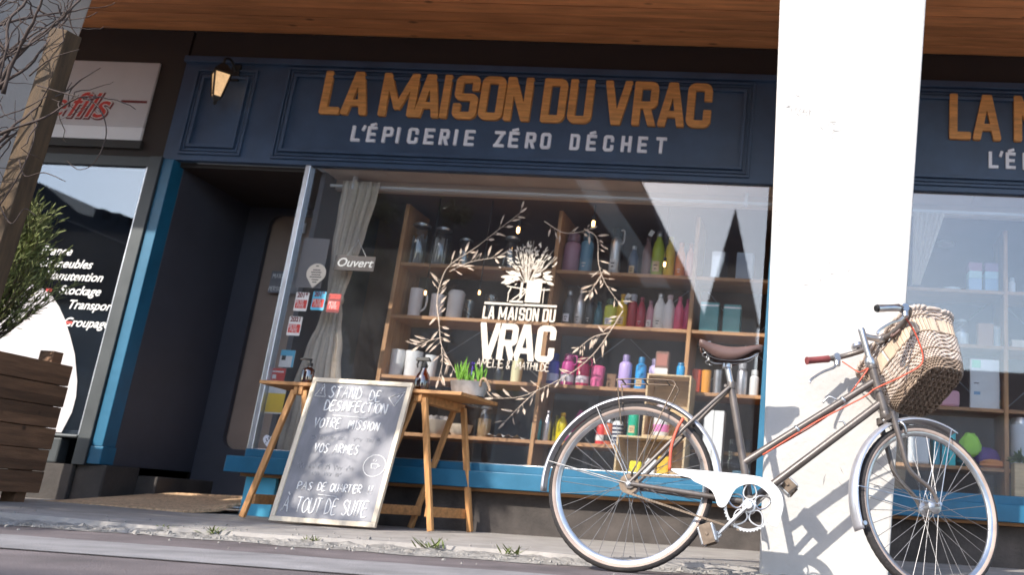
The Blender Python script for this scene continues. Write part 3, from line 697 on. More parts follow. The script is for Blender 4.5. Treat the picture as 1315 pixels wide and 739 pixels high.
# ================================================================== RAMP, WEEDS
m = MB()
def rampz(x, y): return .022+.095*((y+.33)/.75)**1.1 if y > -.33 else .022
vs = []
for j in range(9):
    y = -.33+.75*j/8
    for i in range(13):
        t = i/12; x = (-4.47+.2*j/8)+(.86+.02*j)*t; z = rampz(x, y)*.9+(.05*max(0, t-.8)**1.2*4 if j > 2 else 0)
        vs.append((x, y, z))
n = len(vs)
m.add(vs+[(x, y, z-.018) for x, y, z in vs], [(j*13+i, j*13+i+1, (j+1)*13+i+1, (j+1)*13+i) for j in range(8) for i in range(12)]
      + [(n+j*13+i, n+(j+1)*13+i, n+(j+1)*13+i+1, n+j*13+i+1) for j in range(8) for i in range(12)]
      + [(i, n+i, n+i+1, i+1) for i in range(12)]+[(96+12+i-12, 96+12+i-11, n+96+i+1, n+96+i) for i in range(12)]
      + [(j*13+12, n+j*13+12, n+(j+1)*13+12, (j+1)*13+12) for j in range(8)]+[(j*13, (j+1)*13, n+(j+1)*13, n+j*13) for j in range(8)])
tag(m.build('entrance_ramp', 'osb', loc=(-4.0, 0, .02)), 'brown chipboard ramp lying in front of the shop doorway', 'ramp')
r2 = random.Random(41)
for k, (x, y, s, lab) in enumerate(((-2.80, -1.62, .035, 'tiny weed in the kerb crack below the end of the doorway ramp'), (-2.57, -1.63, .045, 'low green weed in the kerb crack below the left trestle leg'),
        (-2.13, -1.62, .03, 'small weed in the kerb crack in front of the chalkboard'), (-1.61, -1.60, .06, 'spiky green weed in the kerb in front of the right trestle'),
        (-1.25, -1.63, .055, 'spreading green weed by the kerb just left of the rear bicycle wheel'))):
    m = MB()
    for q in range(26):
        a = r2.uniform(0, 6.283); d = Vector((math.cos(a), math.sin(a), r2.uniform(.15, 1.0))); m.leaf((x+r2.gauss(0, s*.4), y+r2.gauss(0, s*.3), -.035), d, (0, 0, 1), s*r2.uniform(.6, 1.5), s*.16)
    tag(m.build('weed', 'weed', loc=(x, y, -.035)), lab, 'weed', 'weeds along the kerb')
# ================================================================== TABLE, TRESTLES, CHALKBOARD
m = MB(); m.hexa([(-3.235, -.47, .758), (-2.03, -.47, .756), (-3.23, -.145, .756), (-1.925, -.145, .742), (-3.235, -.47, .778), (-2.03, -.47, .776), (-3.23, -.145, .776), (-1.925, -.145, .762)])
tag(m.build('table_top', 'pineX', loc=(-2.6, -.3, .756), bevel=.002), 'long narrow wooden plank laid across the two trestles', 'table top')
def trestle(label, rf, rb, foot, lab_y):
    t = thing('trestle', ((rf[0]+rb[0])/2, (rf[1]+rb[1])/2, 0), label, 'trestle', 'trestles under the plank')
    rf, rb = Vector(rf), Vector(rb)
    d = (rb-rf).normalized(); n = Vector((d.y, -d.x, 0)).normalized()
    m = MB(); m.bar(rf+n*.016-d*.02, rb+n*.016+d*.02, .026, .05); m.bar(rf-n*.016-d*.02, rb-n*.016+d*.02, .026, .05); m.build('ridge_beam', 'pineX', t, bevel=.003)
    for k, (a, b) in enumerate((((rf, n, 1), foot[0]), ((rb, n, 1), foot[1]), ((rf, n, -1), foot[2]), ((rb, n, -1), foot[3]))):
        top = a[0]+n*a[2]*.035+Vector((0, 0, -.0)); q = Vector(b)
        m = MB(); m.bar(q, top, .034, .022, up=d); m.build('leg', 'pine', t, bevel=.003)
    for a, b, s in ((foot[0], foot[1], 1), (foot[2], foot[3], -1)):
        a, b = Vector(a), Vector(b); lift = Vector((0, 0, .105)); k = .14
        p = a+(rf-a)*k; q = b+(rb-b)*k
        m = MB(); m.bar(p-n*.022*s, q-n*.022*s, .018, .055); m.build('stretcher', 'pineX', t, bevel=.003)
    return t
trestle('pale wooden trestle under the right end of the plank', (-2.285, -.43, .733), (-2.165, -.13, .715), [(-2.095, -.45, 0), (-2.0, -.1, 0), (-2.50, -.42, 0), (-2.37, -.08, 0)], 0)
trestle('pale wooden trestle under the left end of the plank, half hidden by the chalkboard', (-3.0, -.44, .733), (-2.96, -.14, .733), [(-2.83, -.45, .008), (-2.79, -.12, .008), (-3.185, -.45, .008), (-3.15, -.12, .008)], 0)
cb = thing('chalkboard', (-2.62, -.6, 0), 'upright chalkboard with pale wooden frame leaning on the plank table', 'chalkboard')
BX0, BX1, BH = -2.915, -2.325, .815
def bpt(u, v, off=0.):     # board plane: u along the board, v up it, off towards the street
    sx = (BX1-BX0)
    x = BX0+u*sx/.59+.012*(v/BH); y = -.635+(.15)*(v/BH); z = .004+v*.985
    return Vector((x, y-off*.985, z+off*.17-.0*u))
def slab(m, u0, u1, v0, v1, o0, o1, mi=0):
    m.hexa([bpt(u, v, o) for v in (v0, v1) for o in (o1, o0) for u in (u0, u1)], mi)
m = MB(); slab(m, .022, .568, .022, BH-.022, -.012, .0); m.build('board', 'slate', cb)
m = MB(); slab(m, 0, .59, 0, .026, -.016, .010); slab(m, 0, .59, BH-.026, BH, -.016, .010); slab(m, 0, .026, .0262, BH-.0262, -.016, .010); slab(m, .564, .59, .0262, BH-.0262, -.016, .010)
m.build('frame', 'paleframe', cb, bevel=.002)
F = lambda u, v: bpt(u, v, .0012)
def cl(*a, **k):
    m = MB(); hand(m, *a[:4], a[4], F, **k); m.build('chalk_line', 'chalk', cb, smooth=True)
def hline(pts, r=.0026):
    m = MB(); m.tube([F(*p) for p in pts], r, 5); m.build('chalk_mark', 'chalk', cb, smooth=True)
cl('STAND', .12, .700, .068, .0040, w=.20); cl('DE', .36, .695, .06, .0042, w=.075)
cl('DESINFECTION', .115, .625, .058, .0042, sp=.4, w=.37)
for qs in (([(.035, .705), (.10, .705), (.072, .78), (.035, .705)], [(.068, .722), (.069, .726)], [(.069, .735), (.071, .762)]), ([(.47, .72), (.555, .762), (.515, .672), (.47, .72)], [(.512, .72), (.53, .738)])):
    m = MB()
    for q in qs: m.tube([F(*p) for p in q], .0030, 5)
    m.build('warning_triangle', 'chalk', cb, smooth=True)
hline([(.17, .600), (.38, .594)], .0018)
cl('VOTRE', .085, .525, .056, .0033, w=.16); cl('MISSION', .285, .525, .05, .0033, w=.185)
cl('VOS ARMES', .13, .385, .05, .0033, w=.26)
cl('PAS', .10, .175, .042, .0030, w=.09); cl('DE', .215, .175, .043, .0032, sp=.4, w=.05); cl('QUARTIER', .285, .175, .043, .0032, sp=.4, w=.18); cl('!!', .495, .175, .045, .0032, w=.035)
hline([(.225, .155), (.33, .15)], .002)
cl('À', .05, .055, .082, .0034, w=.045); cl('TOUT', .125, .055, .08, .0034, sp=.25, w=.145); cl('DE', .29, .053, .08, .0034, w=.075); cl('SUITE', .385, .055, .08, .0034, sp=.25, w=.145)
m = MB()
for q in ([(.495+.062*math.cos(a*.2094), .33+.06*math.sin(a*.2094)) for a in range(31)], [(.475, .34), (.48, .315), (.51, .315), (.515, .34), (.475, .34)], [(.515, .335), (.527, .33), (.515, .32)], [(.48, .355), (.485, .365)], [(.495, .352), (.5, .364)]):
    m.tube([F(*p) for p in q], .0018, 5)
m.build('round_drawing', 'chalk', cb, smooth=True)
r2 = random.Random(51)
for (u0, u1, v) in ((.09, .30, .470), (.33, .50, .470), (.06, .36, .305), (.15, .30, .268)):
    u = u0; m = MB()
    while u < u1:
        L = r2.uniform(.025, .06); pts = []
        for k in range(10): pts.append((u+L*k/10, v+.011*math.sin(k*2.1+r2.uniform(0, 1))+(.012 if r2.random() < .15 else 0)))
        m.tube(smoothline([F(*p) for p in pts], 3), .0016, 4); u += L+.014
    m.build('faint_line', 'chalkfaint', cb, smooth=True)
# things on the plank
def lat(m, prof, c, n=20, mi=None): return m.lathe(prof, c, n, mi)
t = thing('pump_bottle', (-3.05, -.3, .778), 'brown glass bottle with black pump on the left end of the plank', 'bottle')
m = MB(); lat(m, [(0, .001), (.034, .001), (.036, .006), (.036, .085), (.031, .10), (.013, .112), (.013, .118)], (-3.05, -.3, .778)); m.build('bottle', 'amber', t, smooth=40)
m = MB(); lat(m, [(.012, .119), (.017, .119), (.017, .138), (.006, .14), (.006, .155), (.0, .155)], (-3.05, -.3, .778), 12)
m.tube([(-3.04, -.3, .936), (-3.085, -.32, .938), (-3.10, -.325, .93)], .006, 8); m.build('pump', 'black', t, smooth=40)
t = thing('spray_bottle', (-2.345, -.3, .777), 'amber spray bottle with black trigger on the plank just right of the chalkboard', 'bottle')
m = MB(); lat(m, [(0, .001), (.040, .001), (.043, .008), (.043, .075), (.036, .105), (.016, .135), (.015, .148)], (-2.345, -.3, .777)); m.build('bottle', 'amber', t, smooth=40)
m = MB(); lat(m, [(.015, .149), (.019, .149), (.019, .168), (.012, .172), (.012, .185)], (-2.345, -.3, .777), 12)
m.hexa([(-2.40, -.313, .965), (-2.31, -.313, .965), (-2.40, -.287, .965), (-2.31, -.287, .965), (-2.40, -.311, .985), (-2.325, -.311, .99), (-2.40, -.289, .985), (-2.325, -.289, .99)])
m.tube([(-2.385, -.3, .965), (-2.392, -.3, .945), (-2.386, -.3, .925)], .006, 6); m.build('trigger_head', 'black', t, bevel=.003)
t = thing('zinc_planter', (-2.065, -.3, .772), 'oval zinc planter of green bulb shoots at the right end of the plank', 'planter')
m = MB(); pr_ = [(.085, 0), (.088, .004), (.105, .08), (.108, .084), (.102, .084), (.098, .075), (.0, .072)]
m.lathe(pr_, (-2.055, -.3, .774), 28, mx=Matrix.Diagonal((1.12, .62, 1))); m.build('tub', 'zinc', t, smooth=40)
m = MB(); m.lathe([(.097, .0), (.0, .008)], (-2.055, -.3, .843), 20, mx=Matrix.Diagonal((1.1, .6, 1))); m.build('soil', 'soil', t)
m = MB(); r2 = random.Random(61)
for cx, n, h in ((-2.115, 9, .15), (-2.075, 7, .10), (-2.03, 6, .09), (-1.995, 8, .135)):
    for k in range(n):
        d = Vector((r2.gauss(0, .22), r2.gauss(0, .2), 1)); m.leaf((cx+r2.gauss(0, .012), -.3+r2.gauss(0, .015), .848), d, (r2.gauss(0, .3), -1, 0), h*r2.uniform(.6, 1.1), .014, fold=.003)
m.build('leaves', 'leafgreen', t)
m = MB()
for k in range(26):
    d = Vector((r2.gauss(0, 1), r2.gauss(0, 1), r2.gauss(0, 1))).normalized(); m.leaf(Vector((-2.05, -.31, .955))+d*.008, d, (0, 0, 1), .016, .010)
m.tube([(-2.052, -.305, .85), (-2.05, -.31, .955)], .003, 5); m.build('flower', 'purple', t)
m = MB(); m.tube(smoothline([(-1.975, -.34, .83), (-1.965, -.36, .865), (-1.94, -.37, .87), (-1.915, -.36, .83), (-1.905, -.36, .80)], 5), .008, 7); m.build('handle', 'rope', t, smooth=True)
# ================================================================== ON AND BEHIND THE GLASS
lg = thing('window_lettering', (-1.93, 0, 1.0), 'cream lettering LA MAISON DU VRAC under a drawn bouquet on the main window', 'lettering')
YG = .0285
def scaled(word, x0, x1, gaps):          # gaps: relative letter widths incl. spaces
    tot = sum(w for _, w in gaps); x = x0; out = []
    for c, w in gaps:
        ww = (x1-x0)*w/tot
        if c != ' ': out.append((c, x, x+ww*.82))
        x += ww
    return out
m = MB(); caps_text(m, scaled('', -2.165, -1.685, [('L', .8), ('A', 1), (' ', .42), ('M', 1.35), ('A', 1), ('I', .52), ('S', .95), ('O', .95), ('N', 1), (' ', .42), ('D', .95), ('U', .95)]), 1.312, .082, .15, YG, .0004)
m.build('small_capitals', 'decal', lg)
m = MB(); caps_text(m, [('V', -2.165, -2.035), ('R', -2.035, -1.92), ('A', -1.93, -1.80), ('C', -1.79, -1.675)], 1.055, .228, .172, YG, .0004); m.build('large_capitals', 'decal', lg)
m = MB(); m.box(-2.165, -1.69, YG-.0005, YG+.0005, 1.408, 1.422); m.build('rule', 'decal', lg)
FW = lambda x, z: (x, YG, z)
for a, k in ((('AMÉLIE', -2.16, 1.0, .05, .0042, FW), dict(sp=.3, w=.18)), (('&', -1.965, .995, .055, .0035, FW), {}), (('MATHILDE', -1.905, .995, .048, .0042, FW), dict(sp=.3, w=.22))):
    m = MB(); hand(m, *a, **k); m.build('signature', 'decal', lg, smooth=True)
m = MB(); r2 = random.Random(71); yy = [YG]
def dl(x, z, ang, L, w):
    yy[0] -= .00006; m.leaf((x, yy[0], z), (math.cos(ang), 0, math.sin(ang)), (0, -1, 0), L, w)
for k in range(150):
    a = r2.gauss(math.pi/2, .62); L = r2.uniform(.05, .23); x, z = -1.905+L*.85*math.cos(a), 1.58+L*math.sin(a)*1.05
    dl(x, z, a+r2.gauss(0, .5), r2.uniform(.018, .04), r2.uniform(.005, .012))
for k in range(34):
    a = r2.gauss(math.pi/2, .7); L = r2.uniform(.12, .26); yy[0] -= .00006
    m.tube([(-1.9+.02*math.cos(a), yy[0], 1.56), (-1.9+L*.85*math.cos(a), yy[0], 1.58+L*math.sin(a)*1.05)], .0011, 4, flat=.1)
for k in range(22):
    a = r2.choice([r2.uniform(-.35, .7), math.pi-r2.uniform(-.35, .7)]); L = r2.uniform(.04, .13)
    dl(-1.905+L*math.cos(a), 1.585+L*math.sin(a)*.6, a-.2*math.cos(a), .06, .022)
yy[0] -= .0001; y_ = yy[0]
for x0, x1, z0, z1 in ((-1.94, -1.925, 1.46, 1.56), (-1.90, -1.80, 1.43, 1.575), (-2.015, -2.009, 1.428, 1.49), (-1.785, -1.78, 1.428, 1.53), (-2.0, -1.91, 1.425, 1.437)): m.add([(x0, y_, z0), (x1, y_, z0), (x1, y_, z1), (x0, y_, z1)], [(0, 1, 2, 3)]); y_ -= .0001
for pts in ([(-2.03, 1.53), (-1.95, 1.52), (-1.89, 1.515), (-1.83, 1.51), (-1.745, 1.52)], [(-1.9, 1.515), (-1.95, 1.47), (-1.985, 1.44)], [(-1.89, 1.515), (-1.93, 1.455), (-1.955, 1.43)], [(-2.0, 1.52), (-2.015, 1.48)]):
    y_ -= .0001; m.tube([(x, y_, z) for x, z in smoothline([(a, b, 0) for a, b in pts], 1) and pts], .0042, 5, flat=.08)
m.build('drawn_bouquet', 'decal', lg)
# dried branch wreath hung on the pane
def dried(name_label, lines, seed):
    r3 = random.Random(seed); mm = MB(); lf = MB(); Y0 = -.016
    for ln_, dens in lines:
        pts = smoothline([(x, Y0+r3.uniform(-.004, .004), z) for x, z in ln_], 7)
        N = len(pts); mm.tube(pts, [.0034*(1-.6*i/N) for i in range(N)], 6)
        for i in range(2, N):
            if r3.random() > dens: continue
            tdir = (pts[min(i+1, N-1)]-pts[i-1]).normalized(); sd = r3.choice((-1, 1)); ang = math.atan2(tdir.z, tdir.x)+sd*r3.uniform(.45, 1.15)
            d = Vector((math.cos(ang), r3.uniform(-.35, .1), math.sin(ang))); p = pts[i]; q = p+d*r3.uniform(.01, .03)
            mm.tube([p, q], .0014, 4); lf.leaf(q, d, (r3.gauss(0, .35), -1, r3.gauss(0, .35)), r3.uniform(.03, .085), r3.uniform(.007, .018), fold=.004)
        lf.leaf(pts[-1], pts[-1]-pts[-3], (0, -1, 0), .06, .015)
    cx, cz = lines[0][0][0]
    t = thing('dried_branch', (cx, -.016, cz), name_label, 'dried branch', 'dried branches ringed round the window lettering')
    mm.build('stem', 'branch', t, smooth=True); lf.build('leaves', 'branch', t)
dried('dried leafy branch arching up the upper left of the lettering wreath', [([(-2.42, 1.26), (-2.46, 1.40), (-2.455, 1.53), (-2.41, 1.645), (-2.26, 1.77), (-2.126, 1.90), (-2.0, 2.02)], .62), ([(-2.41, 1.60), (-2.28, 1.67), (-2.11, 1.71)], .7)], 1)
dried('dried leafy branch hanging down the lower left of the wreath towards the planter', [([(-2.46, 1.38), (-2.42, 1.24), (-2.385, 1.12), (-2.31, 1.01), (-2.22, .88)], .5), ([(-2.40, 1.16), (-2.47, 1.14), (-2.53, 1.10)], .6), ([(-2.38, 1.1), (-2.36, 1.0), (-2.37, .9)], .5)], 2)
dried('dried thin branch with a bare tip at the top right of the wreath', [([(-1.83, 1.97), (-1.70, 1.90), (-1.60, 1.905), (-1.53, 1.93)], .45)], 3)
dried('dried leafy branch hanging down the right side of the wreath beside the yellow bottles', [([(-1.56, 1.93), (-1.47, 1.87), (-1.44, 1.70), (-1.38, 1.57), (-1.29, 1.46)], .6), ([(-1.40, 1.66), (-1.45, 1.56), (-1.48, 1.50)], .6)], 4)
dried('dried leafy branch sweeping along the bottom right of the wreath', [([(-1.25, 1.40), (-1.33, 1.24), (-1.41, 1.11), (-1.53, .99), (-1.69, .89), (-1.84, .82), (-2.0, .80)], .55), ([(-1.73, .87), (-1.83, .76), (-1.91, .66)], .6), ([(-1.33, 1.25), (-1.42, 1.22), (-1.5, 1.15)], .6)], 5)
# stickers
def sticker(name, label, x, z, w, h, base, lines, ycol=.0285, group='red award stickers on the pane'):
    t = thing(name, (x, ycol, z), label, 'sticker', group)
    m = MB(); m.prism(rrect(x-w/2, x+w/2, z-h/2, z+h/2, .006, 3), ycol-.0006, ycol); m.build('backing', base, t)
    for i, (s, dx, dz, size, mt, sh) in enumerate(lines):
        m = MB(); font_text(m, s, x+dx, z+dz, size, ycol-.0008-.0001*i, .0001, sh, .002, 'CENTER', sx=.85); m.build('print', mt, t)
    return t
for yr, x, z, base, lab in (('2018', -3.379, 1.36, 'whitemat', 'red and white award sticker printed 2018 on the pane under the teardrop sticker'), ('2019', -3.266, 1.372, 'skyblue', 'award sticker printed 2019 with pale blue edges, between the 2018 and 2020 ones'),
        ('2020', -3.160, 1.362, 'darkred', 'dark edged award sticker printed 2020 over the curtain tie'), ('2021', -3.392, 1.197, 'whitemat', 'red and white award sticker printed 2021 below the other three')):
    t = sticker('award_sticker', lab, x, z, .088, .125, base, [(yr, 0, .03, .042, 'darkred' if yr != '2020' else 'red', 0)])
    m = MB(); m.box(x-.038, x+.038, .0273, .0278, z-.044, z+.012); m.build('red_panel', 'red', t)
    m = MB(); F3 = lambda a, b: (a, .0268, b); hand(m, 'PETIT', x-.032, z-.012, .019, .0016, F3); hand(m, 'FUTE', x-.024, z-.038, .021, .0016, F3); m.build('print', 'whitemat', t)
tt = thing('teardrop_sticker', (-3.321, .0285, 1.45), 'cream teardrop shaped sticker on the pane left of the curtain', 'sticker')
m = MB(); m.prism([(-3.325, 1.455)]+[(-3.318+.066*math.cos(math.radians(a)), 1.556+.066*math.sin(math.radians(a))) for a in range(-35, 216, 12)], .0279, .0285); m.build('backing', 'decal', tt)
m = MB()
for k, (w, z) in enumerate(((.02, 1.605), (.05, 1.578), (.07, 1.562), (.06, 1.546), (.08, 1.53), (.045, 1.512), (.03, 1.495))): m.box(-3.318-w/2, -3.318+w/2, .0274, .0277, z-.003, z+.003)
m.build('print', 'black', tt)
m = MB(); pts = []
for k in range(40):
    a = 2*math.pi*k/40; pts.append((-3.405+.0027*16*math.sin(a)**3, .46+.0030*(13*math.cos(a)-5*math.cos(2*a)-2*math.cos(3*a)-math.cos(4*a))))
m.prism(pts, .0279, .0285); hs = m.build('heart_sticker', 'letter_white', loc=(-3.405, .0285, .41)); tag(hs, 'white heart sticker with dark marks low on the pane beside the left trestle', 'sticker')
m = MB(); r2 = random.Random(81)
for k in range(9):
    a = r2.uniform(0, 6.28); q = r2.uniform(.005, .028); m.add([(-3.405+q*math.cos(a)+.006*math.cos(b), .0276-.0001*k, .462+q*math.sin(a)+.006*math.sin(b)) for b in (0, 2, 4.1)], [(0, 1, 2)])
m.build('spots', 'black', hs)
def card(name, label, cat, x0, x1, z0, z1, y, base, extras, tilt=0.):
    t = thing(name, ((x0+x1)/2, y, z0), label, cat)
    m = MB(); m.box(x0, x1, y, y+.003, z0, z1); m.build('sheet', base, t)
    for n_, a0, a1, b0, b1, mt in extras:
        m = MB(); m.box(x0+(x1-x0)*a0, x0+(x1-x0)*a1, y-.0012, y-.0002, z0+(z1-z0)*b0, z0+(z1-z0)*b1); m.build(n_, mt, t)
    return t
card('poster', 'yellow and white leaflet on the glass below the plank, by the left trestle', 'leaflet', -3.485, -3.37, .63, .80, .042, 'yellow', [('white_header', 0, 1, .76, 1, 'whitemat'), ('bottom_strip', 0, 1, 0, .05, 'whitemat')])
card('leaflet', 'blue and white leaflet behind the glass above the red one', 'leaflet', -3.455, -3.36, .93, 1.04, .044, 'whitemat', [('blue_header', 0, 1, .66, 1, 'skyblue'), ('blue_side', .86, 1, 0, .66, 'skyblue'), ('black_mark', .12, .4, .4, .68, 'black')])
card('leaflet', 'red leaflet behind the glass, just above the left end of the plank', 'leaflet', -3.50, -3.40, .815, .92, .043, 'red', [('white_print', .2, .45, .35, .6, 'whitemat'), ('white_line', .15, .9, .75, .83, 'whitemat')])
card('grey_sheet', 'plain mauve grey sheet behind the glass above the teardrop sticker', 'plain_sheet', -3.46, -3.28, 1.46, 1.80, .046, 'interiorgrey', [])  # flat grey card with no print, just behind the pane
# open sign
t = thing('open_sign', (-3.085, .06, 1.6), 'grey hanging sign reading Ouvert in front of the curtain', 'sign')
m = MB(); m.box(-3.225, -2.95, .055, .066, 1.592, 1.695); m.build('panel', cmat(72, 64, 62, .7), t, bevel=.003)
m = MB(); font_text(m, 'Ouvert', -3.088, 1.619, .082, .053, .0006, .25, .0005, 'CENTER'); m.build('lettering', 'whitemat', t)
m = MB(); m.tube([(-3.15, .058, 1.695), (-3.09, .055, 1.80), (-3.02, .058, 1.695)], .0016, 5); m.lathe([(0, 0), (.006, .004), (0, .012)], (-3.09, .055, 1.797), 8); m.build('string', 'chalk', t)
# curtain and rail
m = MB(); m.tube([(-3.46, .20, 2.232), (3.9, .20, 2.232)], .011, 8); m.box(-3.28, -3.262, .18, .22, 2.21, 2.30); m.box(-.55, -.53, .18, .22, 2.21, 2.30)
tag(m.build('curtain_rail', 'white', loc=(0, .2, 2.23), smooth=40), 'thin white curtain rail along the top of the window', 'rail')
cu = thing('curtain', (-3.22, .18, .4), 'gathered beige linen curtain tied back inside the left of the window', 'curtain')
key = [(2.262, -3.21, .27), (2.15, -3.21, .26), (1.9, -3.225, .215), (1.6, -3.245, .15), (1.45, -3.255, .115), (1.40, -3.255, .11), (1.3, -3.255, .15), (1.05, -3.265, .25), (.85, -3.27, .32), (.40, -3.27, .38)]
def kv(z, k):
    for a, b in zip(key, key[1:]):
        if b[0] <= z <= a[0]: t = (a[0]-z)/(a[0]-b[0]); t = t*t*(3-2*t) if k == 2 else t; return a[k]+(b[k]-a[k])*t
    return key[-1][k]
m = MB(); NI, NJ = 120, 60; vs = []
for j in range(NJ+1):
    z = 2.262-(2.262-.40)*j/NJ; cx, w = kv(z, 1), kv(z, 2)
    for i in range(NI+1):
        t = i/NI; ph = t*2*math.pi*8+.6*math.sin(z*2.2)+.3*math.sin(t*9+z*3)
        amp = .022 if z > 1.6 or z < 1.2 else .012
        vs.append((cx+(t-.5)*w+.006*math.sin(ph*2+1), .19+amp*math.sin(ph)+.008*math.sin(t*31), z))
m.add(vs, [(j*(NI+1)+i, j*(NI+1)+i+1, (j+1)*(NI+1)+i+1, (j+1)*(NI+1)+i) for j in range(NJ) for i in range(NI)])
m.build('cloth', 'linen', cu, smooth=True)
m = MB(); m.lathe([(.064, 0), (.068, .02), (.064, .045)], (-3.255, .19, 1.395), 18, mx=Matrix.Diagonal((1, .55, 1))); m.build('tie', 'linen', cu, smooth=True)
# pendant bulbs
for x, z0, lab in ((-2.137, 2.03, 'glowing filament bulb hanging above the drawn bouquet'), (-1.612, 2.10, 'glowing filament bulb hanging right of the bouquet, over the mauve and blue bottles'), (-2.725, 1.545, 'tiny glowing filament bulb hanging over the white cups'),
        (-2.347, 1.565, 'tiny glowing filament bulb hanging left of the small capitals'), (-1.085, 1.83, 'glowing filament bulb hanging in front of the green and yellow bottles')):
    s = 1 if z0 > 1.9 else (.6 if z0 < 1.7 else .75)
    t = thing('pendant_bulb', (x, .38, z0), lab, 'light bulb', 'filament bulbs in the window')
    m = MB(); m.tube([(x, .38, z0+.055*s), (x, .38, 2.235)], .003, 5); m.lathe([(.013*s, .03*s), (.015*s, .06*s), (.004, .065*s)], (x, .38, z0), 10); m.build('cord', 'black', t)
    m = MB(); m.lathe([(0, -.045*s), (.02*s, -.036*s), (.03*s, -.01*s), (.026*s, .012*s), (.013*s, .03*s)], (x, .38, z0), 14); m.build('glass', 'glass', t, smooth=True)
    m = MB(); m.lathe([(0, -.03*s), (.010*s, -.02*s), (.010*s, .015*s), (0, .02*s)], (x, .38, z0), 10); m.build('filament', 'lampglow_small', t, smooth=True)
t = thing('ceiling_lamp', (.875, .8, 2.22), 'round white ceiling lamp glowing inside the right window', 'lamp')
m = MB(); m.lathe([(0, 0), (.05, 0), (.05, .006)], (.89, .9, 2.226), 20); m.build('diffuser', 'lampdisc', t)
m = MB(); m.lathe([(.051, -.004), (.062, -.004), (.062, .0135), (.051, .0135)], (.89, .9, 2.226), 20); m.build('rim', 'white', t)
m = MB(); vs = []
for j in range(9):
    for i in range(25):
        t_ = i/24; vs.append((.58+.21*t_*(1-j/8*.75), .2+.015*math.sin(t_*40), 2.22-.50*j/8))
m.add(vs, [(j*25+i, j*25+i+1, (j+1)*25+i+1, (j+1)*25+i) for j in range(8) for i in range(24)])
tag(m.build('curtain', 'linen', loc=(.6, .2, 1.7), smooth=True), 'pale curtain drawn aside at the top of the right window next to the pillar', 'curtain')
# ================================================================== SHELVES
RZ = {1: 1.770, 2: 1.393, 3: .974, 4: .595}
def unit(label, xs, x1=None, tops=2.2):
    u = thing('shelving_unit', (sum(xs)/len(xs), .6, .37), label, 'shelves', 'shelving units in the windows')
    for x in xs:
        m = MB(); m.box(x-.014, x+.014, .43, .78, .371, tops); m.build('upright', 'shelfZ', u, bevel=.002)
    for a, b in zip(xs, xs[1:]):
        for r, z in RZ.items():
            m = MB(); m.box(a+.0145, b-.0145, .44, .775, z-.024, z); m.build('shelf', 'shelf', u, bevel=.002)
        for z0, z1 in ((1.80, .98),):
            m = MB(); m.tube([(a+.02, .79, z1), (b-.02, .79, z0)], .004, 5); m.tube([(a+.02, .80, z0), (b-.02, .80, z1)], .004, 5); m.build('cross_brace', 'steel', u)
    return u
unit('tall oak shelves filling the main window with bottles and jars', [-2.98, -1.864, -.885, -.12])
unit('oak shelves in the right window behind the basket', [.33, 1.23, 2.15])
G1 = 'bottles and jars on the window shelves'
def patch(t, x, y, z, r, h0, h1, mt, name='label', a0=-128, a1=-62):
    m = MB(); n = 8; vs = []
    for h in (h0, h1):
        for k in range(n+1):
            a = math.radians(a0+(a1-a0)*k/n); vs.append((x+(r+.0009)*math.cos(a), y+(r+.0009)*math.sin(a), z+h))
    m.add(vs, [(k, k+1, n+2+k, n+1+k) for k in range(n)]); m.build(name, mt, t, smooth=True)
lab_r = random.Random(77)
def deco(t, x, y, z, r, h, col):
    q = lab_r.random()
    if q < .30: patch(t, x, y, z, r, h*.12, h*.34, lab_r.choice(['whitemat', 'letter_white', 'crate']))
    if q < .55:
        mt = 'whitemat' if sum(col) < 380 else 'black'; o = 0 if q > .30 else .0006; mt = 'black' if q < .30 else mt
        for k in range(2): patch(t, x, y, z, r+o, h*(.24-.07*k), h*(.262-.07*k), mt, 'print', -115+8*k, -78-6*k)

def swell(x, row, top, d, col, label, cap=None, y=.57, name='bottle', cat='bottle', rough=.35, z=None, band=None, metal=0.):
    z = RZ[row] if z is None else z; h = top-z; r = d/2
    t = thing(name, (x, y, z), label, cat, G1)
    m = MB(); m.lathe([(0, .0005), (r*.9, .0005), (r, .008), (r, h*.56), (r*.95, h*.64), (r*.72, h*.75), (r*.46, h*.83), (r*.42, h*.875)], (x, y, z), 22); m.build('body', cmat(*col, rough, metal), t, smooth=40)
    m = MB(); m.lathe([(r*.47, h*.876), (r*.5, h*.885), (r*.5, h*.985), (r*.42, h), (0, h)], (x, y, z), 16); m.build('cap', cap or cmat(*[int(c*.8) for c in col], rough, metal), t, smooth=40)
    if not band: deco(t, x, y, z, r, h, col)
    if band:
        m = MB(); m.lathe([(r+.0006, h*.2), (r+.0009, h*.21), (r+.0009, h*.42), (r+.0006, h*.43)], (x, y, z), 22); m.build('label_band', band, t, smooth=True)
    return t
